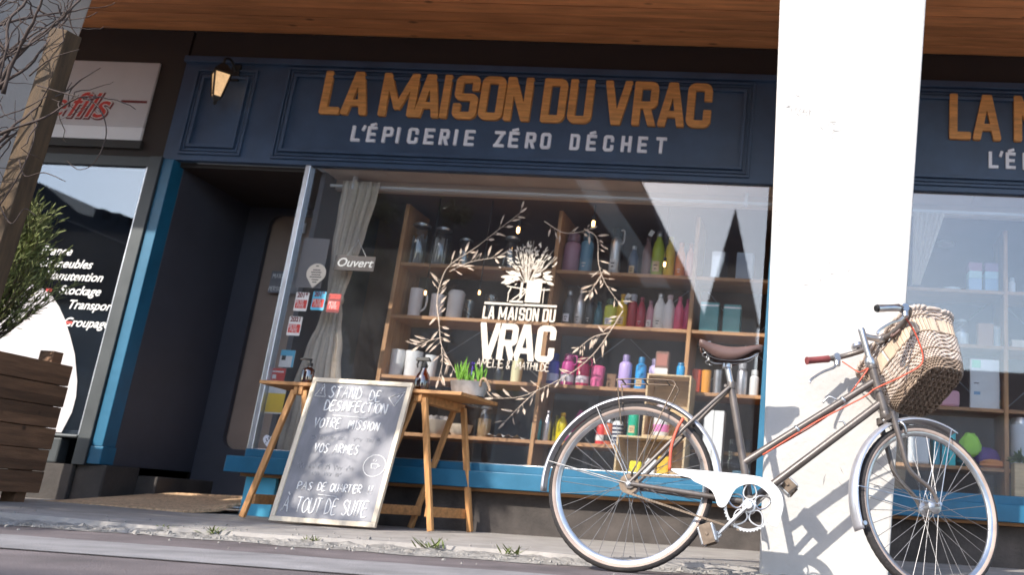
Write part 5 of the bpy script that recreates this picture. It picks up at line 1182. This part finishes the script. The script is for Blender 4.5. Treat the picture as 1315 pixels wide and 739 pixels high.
def wheel(cx, cz, R, front):
    m = MB(); N = 144; n = 12; r = .0175; vs = []; fs = []; mi = []
    for i in range(N):
        a = 2*math.pi*i/N
        for k in range(n):
            q = 2*math.pi*k/n; rr = r*(1.06 if (i % 2 == 0 and math.cos(q) > .45) else 1)
            d = R-r+rr*math.cos(q); vs.append((cx+d*math.cos(a), rr*math.sin(q)*1.02, cz+d*math.sin(a)))
    for i in range(N):
        for k in range(n):
            fs.append((i*n+k, i*n+(k+1) % n, ((i+1) % N)*n+(k+1) % n, ((i+1) % N)*n+k)); c = math.cos(2*math.pi*(k+.5)/n); mi.append(0 if c > .12 else 1)
    m.v = vs; m.f = fs; m.mi = mi
    w = b(m, 'wheel', ['rubber', 'sidewall'], front, smooth=45)
    m = MB(); prof = [(-.011, R-.036), (-.012, R-.027), (.012, R-.027), (.011, R-.036), (.004, R-.045), (-.004, R-.045)]; vs = []; fs = []; N = 96
    for i in range(N):
        a = 2*math.pi*i/N
        for y, d in prof: vs.append((cx+d*math.cos(a), y, cz+d*math.sin(a)))
    n = len(prof)
    for i in range(N):
        for k in range(n): fs.append((i*n+k, i*n+(k+1) % n, ((i+1) % N)*n+(k+1) % n, ((i+1) % N)*n+k))
    m.add(vs, fs); b(m, 'rim', 'chrome', front, w, smooth=40)
    m = MB()
    for k in range(36):
        s = -1 if k % 2 else 1; a = 2*math.pi*k/36; off = .42*(1 if (k//2) % 2 else -1); h = a+off*1.9
        m.tube([(cx+.026*math.cos(h), s*.027, cz+.026*math.sin(h)), (cx+(R-.043)*math.cos(a), s*.004, cz+(R-.043)*math.sin(a))], .00125, 4)
    b(m, 'spokes', 'spoke', front, w)
    m = MB(); rot = Matrix.Rotation(math.pi/2, 3, 'X')
    m.lathe([(.012, -.045), (.030, -.033), (.030, -.027), (.016, -.020), (.016, .020), (.030, .027), (.030, .033), (.012, .045)], (cx, 0, cz), 18, mx=rot)
    m.lathe([(.0, -.070), (.006, -.070), (.006, .070), (0, .070)], (cx, 0, cz), 10, mx=rot)
    for s in (-1, 1): m.lathe([(.010, -.005), (.010, .005), (0, .005)], (cx, s*.058, cz), 6, mx=rot)
    b(m, 'hub', 'steel', front, w, smooth=35)
    return w
RC, FC = (-.700, .272), (.462, .268)
wheel(*RC, .322, False); wheel(*FC, .326, True)
BBp = V3(-.237, .235); STt = V3(-.346, .69)
m = MB()
def tb(p, q, r, n=12, r2=None): m.tube([p, p.lerp(q, .5), q], [r, r if r2 is None else (r+r2)/2, r if r2 is None else r2], n)
tb(BBp, STt, .0150); tb(axp(.742)-FW_*.0, V3(-.272, .385), .0150); tb(axp(.655), BBp+V3(.01, .012), .0160)
tb(axp(.595), axp(.80), .0190); m.lathe([(.021, -.012), (.023, 0), (.021, .012)], tuple(axp(.605)), 14, mx=AX.to_track_quat('Z', 'Y').to_matrix()); m.lathe([(.021, -.010), (.023, 0), (.021, .012)], tuple(axp(.795)), 14, mx=AX.to_track_quat('Z', 'Y').to_matrix())
for s in (-1, 1):
    m.tube([BBp+V3(-.01, 0, s*.03), V3(-.38, .245, s*.04), V3(RC[0]+.01, RC[1]-.002, s*.058)], [.0115, .0105, .009], 9)
    m.tube([STt+V3(-.004, -.012, s*.016), V3(-.50, .51, s*.045), V3(RC[0]+.004, RC[1]+.006, s*.058)], [.008, .0078, .007], 9)
    m.lathe([(.02, -.003), (.02, .003)], (RC[0]+.004, s*.058, RC[1]), 12, mx=Matrix.Rotation(math.pi/2, 3, 'X'))
m.lathe([(.024, -.036), (.024, .036)], tuple(BBp), 18, mx=Matrix.Rotation(math.pi/2, 3, 'X'))
m.lathe([(.0185, -.012), (.0195, .0), (.0185, .014)], tuple(STt-V3(-.002, .004)), 14); m.tube([STt+V3(-.02, -.008, -.02), STt+V3(-.02, -.008, .02)], .006, 8)
b(m, 'frame', 'bikegrey', smooth=40)
m = MB(); m.tube([STt, V3(-.369, .775)], .0128, 12); m.lathe([(.012, 0), (.02, .004), (.02, .02), (.012, .026)], (-.368, 0, .755), 12); b(m, 'seat_post', 'chrome', smooth=40)
# saddle
m = MB(); vs = []; nU, nV = 22, 15
for i in range(nU+1):
    t = i/nU; x = -.487+.257*t
    hw = (.090*max(0, 1-t*1.05)**1.15+.022)*min(1, .25+(t/.05)**.6*.75 if t < .05 else 1)*min(1, .35+.65*((1-t)/.06)**.5 if t > .94 else 1)
    zt_ = .858-.020*math.sin(min(1, t*1.05)*math.pi)**1.2+.004*t
    sk = .016+.034*math.sin(min(1, t*1.15)*math.pi)**.9 if t < .87 else .014
    for k in range(nV+1):
        u = 2*k/nV-1; a = abs(u)
        y = hw*math.copysign(min(1, a*1.35)**.9, u) if a < .74 else hw*math.copysign(1, u)*(1-.10*(a-.74)/.26)
        z = zt_-.012*min(1, a/.74)**3-(sk*(a-.74)/.26 if a > .74 else 0)
        vs.append((x, y, z))
m.add(vs, [(i*(nV+1)+k, i*(nV+1)+k+1, (i+1)*(nV+1)+k+1, (i+1)*(nV+1)+k) for i in range(nU) for k in range(nV)])
sd = b(m, 'saddle', 'leather', smooth=True); so_ = sd.modifiers.new('thick', 'SOLIDIFY'); so_.thickness = .004
m = MB()
for s in (-1, 1):
    m.tube(smoothline([V3(-.245, .828, 0), V3(-.29, .795, s*.02), V3(-.37, .785, s*.026), V3(-.43, .790, s*.05), V3(-.46, .815, s*.06)], 5), .0036, 7)
    m.tube([V3(-.45+.014*math.cos(a*.5), .782+.0035*a*.5, s*.058+.014*math.sin(a*.5)) for a in range(0, 40)][::1], .003, 6)
b(m, 'saddle_springs', 'steel', parent=sd, smooth=True)
# chain guard, chainring, crank, pedals, chain
G = [(-.540, .336), (-.401, .336), (-.222, .329), (-.16, .312), (-.121, .276), (-.106, .231), (-.112, .186), (-.128, .146), (-.166, .166), (-.150, .202), (-.158, .254), (-.199, .289), (-.244, .296), (-.289, .275), (-.312, .228), (-.323, .21), (-.337, .204), (-.353, .211), (-.366, .241), (-.383, .265), (-.417, .281), (-.449, .293), (-.467, .305), (-.502, .312)]
G = [(p.x, p.z) for p in smoothline([V3(*g) for g in G], 4, closed=True)]
m = MB(); m.prism(G, -.068, -.064); gd = b(m, 'chain_guard', 'guardwhite', bevel=.0012)
m = MB(); rot = Matrix.Rotation(math.pi/2, 3, 'X')
for x, z in ((-.344, .216), (-.13, .27)): m.lathe([(0, .070), (.006, .070), (.007, .068)], (x, 0, z), 10, mx=Matrix.Rotation(math.pi/2, 3, 'X'))
b(m, 'guard_screws', 'steel', parent=gd)
CR = V3(-.236, .218)
m = MB(); N = 46; vs = []; fs = []
for i in range(2*N):
    a = math.pi*i/N; ro = .097 if i % 2 else .0915
    for y in (-.0525, -.0495):
        for r in (.084, ro): vs.append((CR.x+r*math.cos(a), y, CR.z+r*math.sin(a)))
for i in range(2*N):
    j = (i+1) % (2*N); A, B_ = 4*i, 4*j; fs += [(A, A+1, B_+1, B_), (A+2, B_+2, B_+3, A+3), (A+1, A+3, B_+3, B_+1), (A, B_, B_+2, A+2)]
m.add(vs, fs)
for k in range(5):
    a0 = math.radians(72*k+18); pts = []
    for q in range(20):
        a = 2*math.pi*q/20; u, v = .055+.03*math.cos(a), .019*math.sin(a)*(1.25-.4*math.cos(a))
        pts.append(V3(CR.x+u*math.cos(a0)-v*math.sin(a0), CR.z+u*math.sin(a0)+v*math.cos(a0), -.052))
    m.tube(pts, .0036, 6, closed=True)
m.lathe([(0, .058), (.026, .058), (.03, .050), (.03, .046), (0, .046)], tuple(CR), 20, mx=rot)
b(m, 'chainring', 'chrome', smooth=35)
def crank(c, e, y, name):
    m = MB(); d = (e-c).normalized(); m.bar(c+V3(0, 0, y), e+V3(0, 0, y), .013, .024, up=(0, 1, 0))
    m.lathe([(0, .012), (.017, .011), (.019, 0), (.017, -.011), (0, -.012)], tuple(c+V3(0, 0, y)), 16, mx=rot); m.lathe([(0, .009), (.015, .009), (.015, -.009), (0, -.009)], tuple(e+V3(0, 0, y)), 14, mx=rot)
    return b(m, name, 'chrome', bevel=.003, smooth=40)
e1, e2 = V3(-.343, .103), V3(-.13, .332)
crank(CR, e1, -.078, 'crank'); crank(CR, e2, .078, 'crank')
def pedal(c, s, tilt):
    m = MB(); q = Matrix.Rotation(tilt, 3, 'Y'); o = c+V3(0, 0, s*.135)
    m.tube([c+V3(0, 0, s*.082), c+V3(0, 0, s*.185)], .006, 8)
    for y in (-.045, .045):
        m.hexa([tuple(o+q @ Vector((x, y+dy, z))) for z in (-.022, .022) for dy in (-.0015, .0015) for x in (-.036, .036)])
    p = b(m, 'pedal', 'chain', bevel=.001)
    m = MB()
    for z in (-.0235, .0235): m.hexa([tuple(o+q @ Vector((x, y, z+dz))) for dz in (-.006, .006) for y in (-.042, .042) for x in (-.033, .033)])
    b(m, 'pedal_blocks', 'zinc', parent=p, bevel=.004)
pedal(V3(-.372, .098), -1, 1.2); pedal(V3(-.10, .325), 1, .7)
m = MB()
def chain(p, q, n):
    for k in range(n):
        a = p.lerp(q, k/n); c = p.lerp(q, (k+.92)/n); m.bar(a, c, .0075, .0095 if k % 2 else .0075, up=(0, 1, 0))
chain(V3(RC[0]-.004, RC[1]-.034, -.05), V3(CR.x-.03, CR.z-.090, -.051), 42); chain(V3(RC[0], RC[1]+.034, -.05), V3(CR.x, CR.z+.093, -.051), 42)
m.lathe([(.038, .053), (.038, .049), (0, .049)], (RC[0], 0, RC[1]), 18, mx=rot)
b(m, 'chain', 'chain')
# mudguards
def guard(c, R, a0, a1, front, parent=None):
    m = MB(); N = 60; vs = []; prof = [(-.030, -.014), (-.024, -.004), (-.010, .001), (0, .0025), (.010, .001), (.024, -.004), (.030, -.014)]; n = len(prof)
    for i in range(N+1):
        a = math.radians(a0+(a1-a0)*i/N)
        for y, d in prof: vs.append((c[0]+(R+d)*math.cos(a), y, c[1]+(R+d)*math.sin(a)))
    m.add(vs, [(i*n+k, i*n+k+1, (i+1)*n+k+1, (i+1)*n+k) for i in range(N) for k in range(n-1)])
    o = b(m, 'mudguard', 'mudguard', front, smooth=True); q = o.modifiers.new('thick', 'SOLIDIFY'); q.thickness = .0016
    return o
g1 = guard(RC, .352, 187, 8, False); g2 = guard(FC, .356, 202, 66, True)
m = MB()
for s in (-1, 1):
    for a in (168, 120):
        A = math.radians(a); m.tube([V3(RC[0], RC[1], s*.062), V3(RC[0]+.342*math.cos(A), RC[1]+.342*math.sin(A), s*.030)], .0022, 6)
b(m, 'mudguard_stays', 'steel', parent=g1)
m = MB()
for s in (-1, 1):
    A = math.radians(176); m.tube([V3(FC[0], FC[1], s*.062), V3(FC[0]+.342*math.cos(A), FC[1]+.342*math.sin(A), s*.030)], .0022, 6)
    A = math.radians(72); m.tube([V3(FC[0], FC[1], s*.062), V3(FC[0]+.342*math.cos(A), FC[1]+.342*math.sin(A), s*.030)], .0022, 6)
m.lathe([(0, .040), (.008, .040), (.009, .034)], (FC[0]+.34*math.cos(math.radians(199)), 0, FC[1]+.34*math.sin(math.radians(199))), 10, mx=rot)
b(m, 'mudguard_stays', 'steel', True, g2)
# rear carrier
m = MB()
for s in (-1, 1): m.tube(smoothline([V3(-.76, .50, s*.040), V3(-.792, .655, s*.045), V3(-.780, .678, s*.045), V3(-.60, .685, s*.045), V3(-.565, .672, s*.045), V3(-.575, .63, s*.05), V3(-.695, .30, s*.06)], 6), .0028, 7)
for x, z in ((-.78, .678), (-.69, .682), (-.60, .685)): m.tube([V3(x, z, -.045), V3(x, z, .045)], .003, 6)
b(m, 'carrier', 'chain', smooth=True)
# fork, stem, handlebar
m = MB()
CRN = axp(.585)
m.tube([axp(.60), axp(.56)], .018, 12); m.bar(CRN+LT*-.05, CRN+LT*.05, .03, .022)
hub = V3(*FC)
for s in (-1, 1):
    p0 = CRN+LT*s*.045; m.tube(smoothline([p0+AX*.02, p0-AX*.10, p0-AX*.21+FW_*.004, hub+LT*s*.055+AX*.06-FW_*.015, hub+LT*s*.056], 6), [.0125-.0055*i/24 for i in range(25)], 9)
b(m, 'fork', 'bikegrey', True, smooth=40)
C_ = axp(.905)+FW_*.085
UP = {-1: FW_*.045+AX*.045, 1: -FW_*.02-LT*.02}     # the near side of the old bar is bent forward and up
m = MB(); m.tube([axp(.80), axp(.87), axp(.945)], [.0135, .0135, .0145], 12); m.lathe([(.0145, 0), (.013, .008), (0, .012)], tuple(axp(.945)), 12, mx=AX.to_track_quat('Z', 'Y').to_matrix())
m.tube([axp(.925), axp(.915)+FW_*.03, C_], [.013, .012, .0145], 10); m.tube([C_-LT*.022, C_+LT*.022], .0175, 12)
m.lathe([(.022, -.014), (.024, -.006), (.024, .006), (.020, .016)], tuple(axp(.815)), 14, mx=AX.to_track_quat('Z', 'Y').to_matrix())
b(m, 'stem', 'chrome', True, smooth=40)
def barpts(s): return smoothline([C_, C_+LT*s*.06+FW_*.012, C_+LT*s*.14+FW_*.01+UP[s]*.6, C_+LT*s*.205-FW_*.035+UP[s], C_+LT*s*.228-FW_*.10+UP[s], C_+LT*s*.235-FW_*.205+UP[s]], 6)
m = MB()
for s in (-1, 1): m.tube(barpts(s), .0112, 10)
hb = b(m, 'handlebar', 'bikegrey', True, smooth=True)
for s, mt in ((-1, 'bikegrey'), (1, 'grip')):
    m = MB(); e0, e1_ = C_+LT*s*.232-FW_*.105+UP[s], C_+LT*s*.2355-FW_*.215+UP[s]
    m.tube([e0.lerp(e1_, t) for t in (0, .03, .3, .6, .92, .97, 1)], [.0135, .0155, .0145, .0145, .0150, .0165, .0165], 12)
    o = b(m, 'grip', mt if s > 0 else 'chrome', True, smooth=40)
    if s < 0:
        m = MB(); m.lathe([(0, 0), (.0125, 0), (.0125, .004)], tuple(e1_-FW_*.0035), 12, mx=(-FW_).to_track_quat('Z', 'Y').to_matrix()); b(m, 'grip_hole', 'black', True, o)
    m = MB(); p0 = C_+LT*s*.222-FW_*.075+UP[s]
    m.tube([p0+LT*.014, p0-LT*.014], .017, 10); m.lathe([(.0, -.02), (.014, -.016), (.014, .012), (0, .016)], tuple(p0-AX*.02), 10)
    pts = smoothline([p0-AX*.022, p0-AX*.045-FW_*.03-LT*s*.004, p0-AX*.058-FW_*.085, p0-AX*.085-FW_*.15, p0-AX*.10-FW_*.162], 5)
    m.tube(pts, [.006]*6+[.0055]*(len(pts)-6), 7)
    b(m, 'brake_lever', 'steel', True, smooth=40)
m = MB(); p0 = C_+LT*.16+FW_*.0; m.lathe([(0, -.012), (.026, -.010), (.03, 0), (.024, .014), (0, .022)], tuple(p0+AX*.028), 16, mx=AX.to_track_quat('Z', 'Y').to_matrix()); m.tube([p0, p0+AX*.02], .008, 8); b(m, 'bell', 'chrome', True, smooth=40)
m = MB()    # front caliper
for s in (-1, 1): m.tube(smoothline([CRN+FW_*.03-AX*.005, CRN+FW_*.045+LT*s*.035-AX*.03, CRN+FW_*.05+LT*s*.028-AX*.07], 4), .006, 7)
m.tube([CRN-FW_*.02, CRN+FW_*.06], .005, 8); b(m, 'front_brake', 'chrome', True, smooth=True)
# cables
L1 = axp(.70)
w = lambda p: RS @ (p-HB)+HB        # where a steered point stands before the lean
m = MB(); m.tube(smoothline([w(C_-LT*.205-FW_*.07-AX*.02+UP[-1]), w(C_-LT*.19+FW_*.02-AX*.06), w(C_-LT*.17+FW_*.03-AX*.16), w(axp(.72)-LT*.12+FW_*.05), L1+Vector((-.015, -.032, .0)), L1+Vector((-.06, -.026, -.035)), V3(-.0, .559, -.008), V3(-.20, .418, -.008)], 8), .0034, 7); b(m, 'brake_cable', 'coralcable', smooth=True)
m = MB(); m.tube(smoothline([w(C_+LT*.20-FW_*.07-AX*.02), w(C_+LT*.13-FW_*.06-AX*.09), w(axp(.79)+LT*.03-FW_*.03), axp(.77)+Vector((-.03, -.024, -.0)), V3(.06, .603, .010), V3(-.16, .447, .010)], 8), .0028, 7); b(m, 'brake_cable', 'coralcable', smooth=True)
m = MB(); m.tube(smoothline([V3(-.515, .535, -.055), V3(-.535, .49, -.06), V3(-.550, .42, -.062), V3(-.548, .33, -.062)], 5), .0062, 8); b(m, 'lock_strap', 'coralcable', smooth=True)
for t in (.25, .6): 
    p = axp(.742).lerp(V3(-.272, .385), t); m = MB(); m.lathe([(.0175, -.006), (.0178, .006)], tuple(p), 12, mx=(axp(.742)-V3(-.272, .385)).normalized().to_track_quat('Z', 'Y').to_matrix()); b(m, 'frame_clip', 'steel', smooth=True)
p = axp(.742).lerp(V3(-.272, .385), .3); m = MB(); m.tube(smoothline([p+V3(.0, .018), p+V3(-.03, .03), p+V3(-.055, .004)], 4), .004, 6); b(m, 'pump_peg', 'steel', smooth=True)
p = axp(.655).lerp(BBp, .28); m = MB(); m.tube(smoothline([p+V3(0, .016), p+V3(-.012, .032), p+V3(-.03, .03)], 4), .0035, 6); b(m, 'pump_peg', 'steel', smooth=True)
# wicker basket (strapped to the bars)
bc = axp(.775)+FW_*.225; HH = .26
TA = (RS.transposed() @ Vector((1, .15, 0))).normalized(); TB = Matrix.Rotation(math.radians(-27), 3, TA)
def btilt(p): return TB @ (p-bc)+bc
def bring(t, ang, out=0.):        # t 0 bottom .. 1 rim
    s = .66+.34*t**.75; hx, hy = (.150*s+out), (.21*s+out); c, sn = math.cos(ang), math.sin(ang); e = 2/4.0
    return btilt(bc+FW_*(hx*math.copysign(abs(c)**e, c))+LT*(hy*math.copysign(abs(sn)**e, sn))+AX*(HH*(t-.5)+.012*math.cos(ang)*t))
NS = 44
m = MB(); rows = 32; NP = NS*4
for j in range(rows):
    t = j/(rows-1)
    if .60 < t < .83: continue
    m.tube([bring(t, 2*math.pi*i/NP, .0042*math.cos(math.pi*i/2+(math.pi if j % 2 else 0)) if i % 2 == 0 else 0) for i in range(NP)], .0045, 6, closed=True, m=(1 if j < 5 or (j*7) % 9 == 0 else 0))  # lowest rows kept dark, painting the shade under the basket
bk = b(m, 'basket', ['wicker', 'wickerdark'], True, smooth=True)
m = MB()
for i in range(NS):
    a = 2*math.pi*(i+.0)/NS; m.tube([bring(t, a) for t in (0, .25, .5, .75, 1)], .0034, 5)
b(m, 'stakes', 'wickerdark', True, bk, smooth=True)
m = MB(); NB = 88
for i in range(NB):
    a0, a1 = 2*math.pi*i/NB, 2*math.pi*(i+.93)/NB; o = .003 if i % 2 else .001
    m.add([bring(.60, a0, o), bring(.60, a1, o), bring(.83, a1, o), bring(.83, a0, o), bring(.60, a0, o-.004), bring(.60, a1, o-.004), bring(.83, a1, o-.004), bring(.83, a0, o-.004)], [(0, 1, 2, 3), (7, 6, 5, 4), (0, 4, 5, 1), (1, 5, 6, 2), (2, 6, 7, 3), (3, 7, 4, 0)])
b(m, 'flat_band', 'wickerband', True, bk)
m = MB()
for ph in (0, math.pi): m.tube([bring(1.0+.014*math.sin(22*a+ph), a, .007*math.cos(22*a+ph)+.004) for a in [2*math.pi*i/264 for i in range(264)]], .0088, 6, closed=True)
b(m, 'rim', 'wicker', True, bk, smooth=True)
m = MB(); hx, hy = .150*.66, .21*.66
for k in range(15):
    v = -1+2*(k+.5)/15; wv = hy*(1-abs(v)**3.2)**(1/3.2)
    m.tube([btilt(bc-AX*(HH/2)+FW_*hx*v+LT*wv*(-1+q/10)+AX*.0045*(1 if (q+k) % 2 else -1)) for q in range(21)], .0056, 5, m=(k % 2))
for q in range(9):
    u = -1+2*(q+.5)/9; wv = hx*(1-abs(u)**3.2)**(1/3.2); m.tube([btilt(bc-AX*(HH/2)+LT*hy*u+FW_*wv*s) for s in (-1, -.5, 0, .5, 1)], .0042, 5, m=1)
b(m, 'basket_floor', ['basketfloor', 'wickerdark'], True, bk, smooth=True)
for s in (-.07, .07):
    m = MB(); m.tube(smoothline([C_+LT*s+FW_*.012, C_+LT*s+FW_*.03+AX*.012, bring(.93, math.pi-s*6), bring(.80, math.pi-s*6)-FW_*.012, C_+LT*s-AX*.015], 4, closed=True), .006, 6)
    b(m, 'strap', 'leather', True, bk, smooth=True)
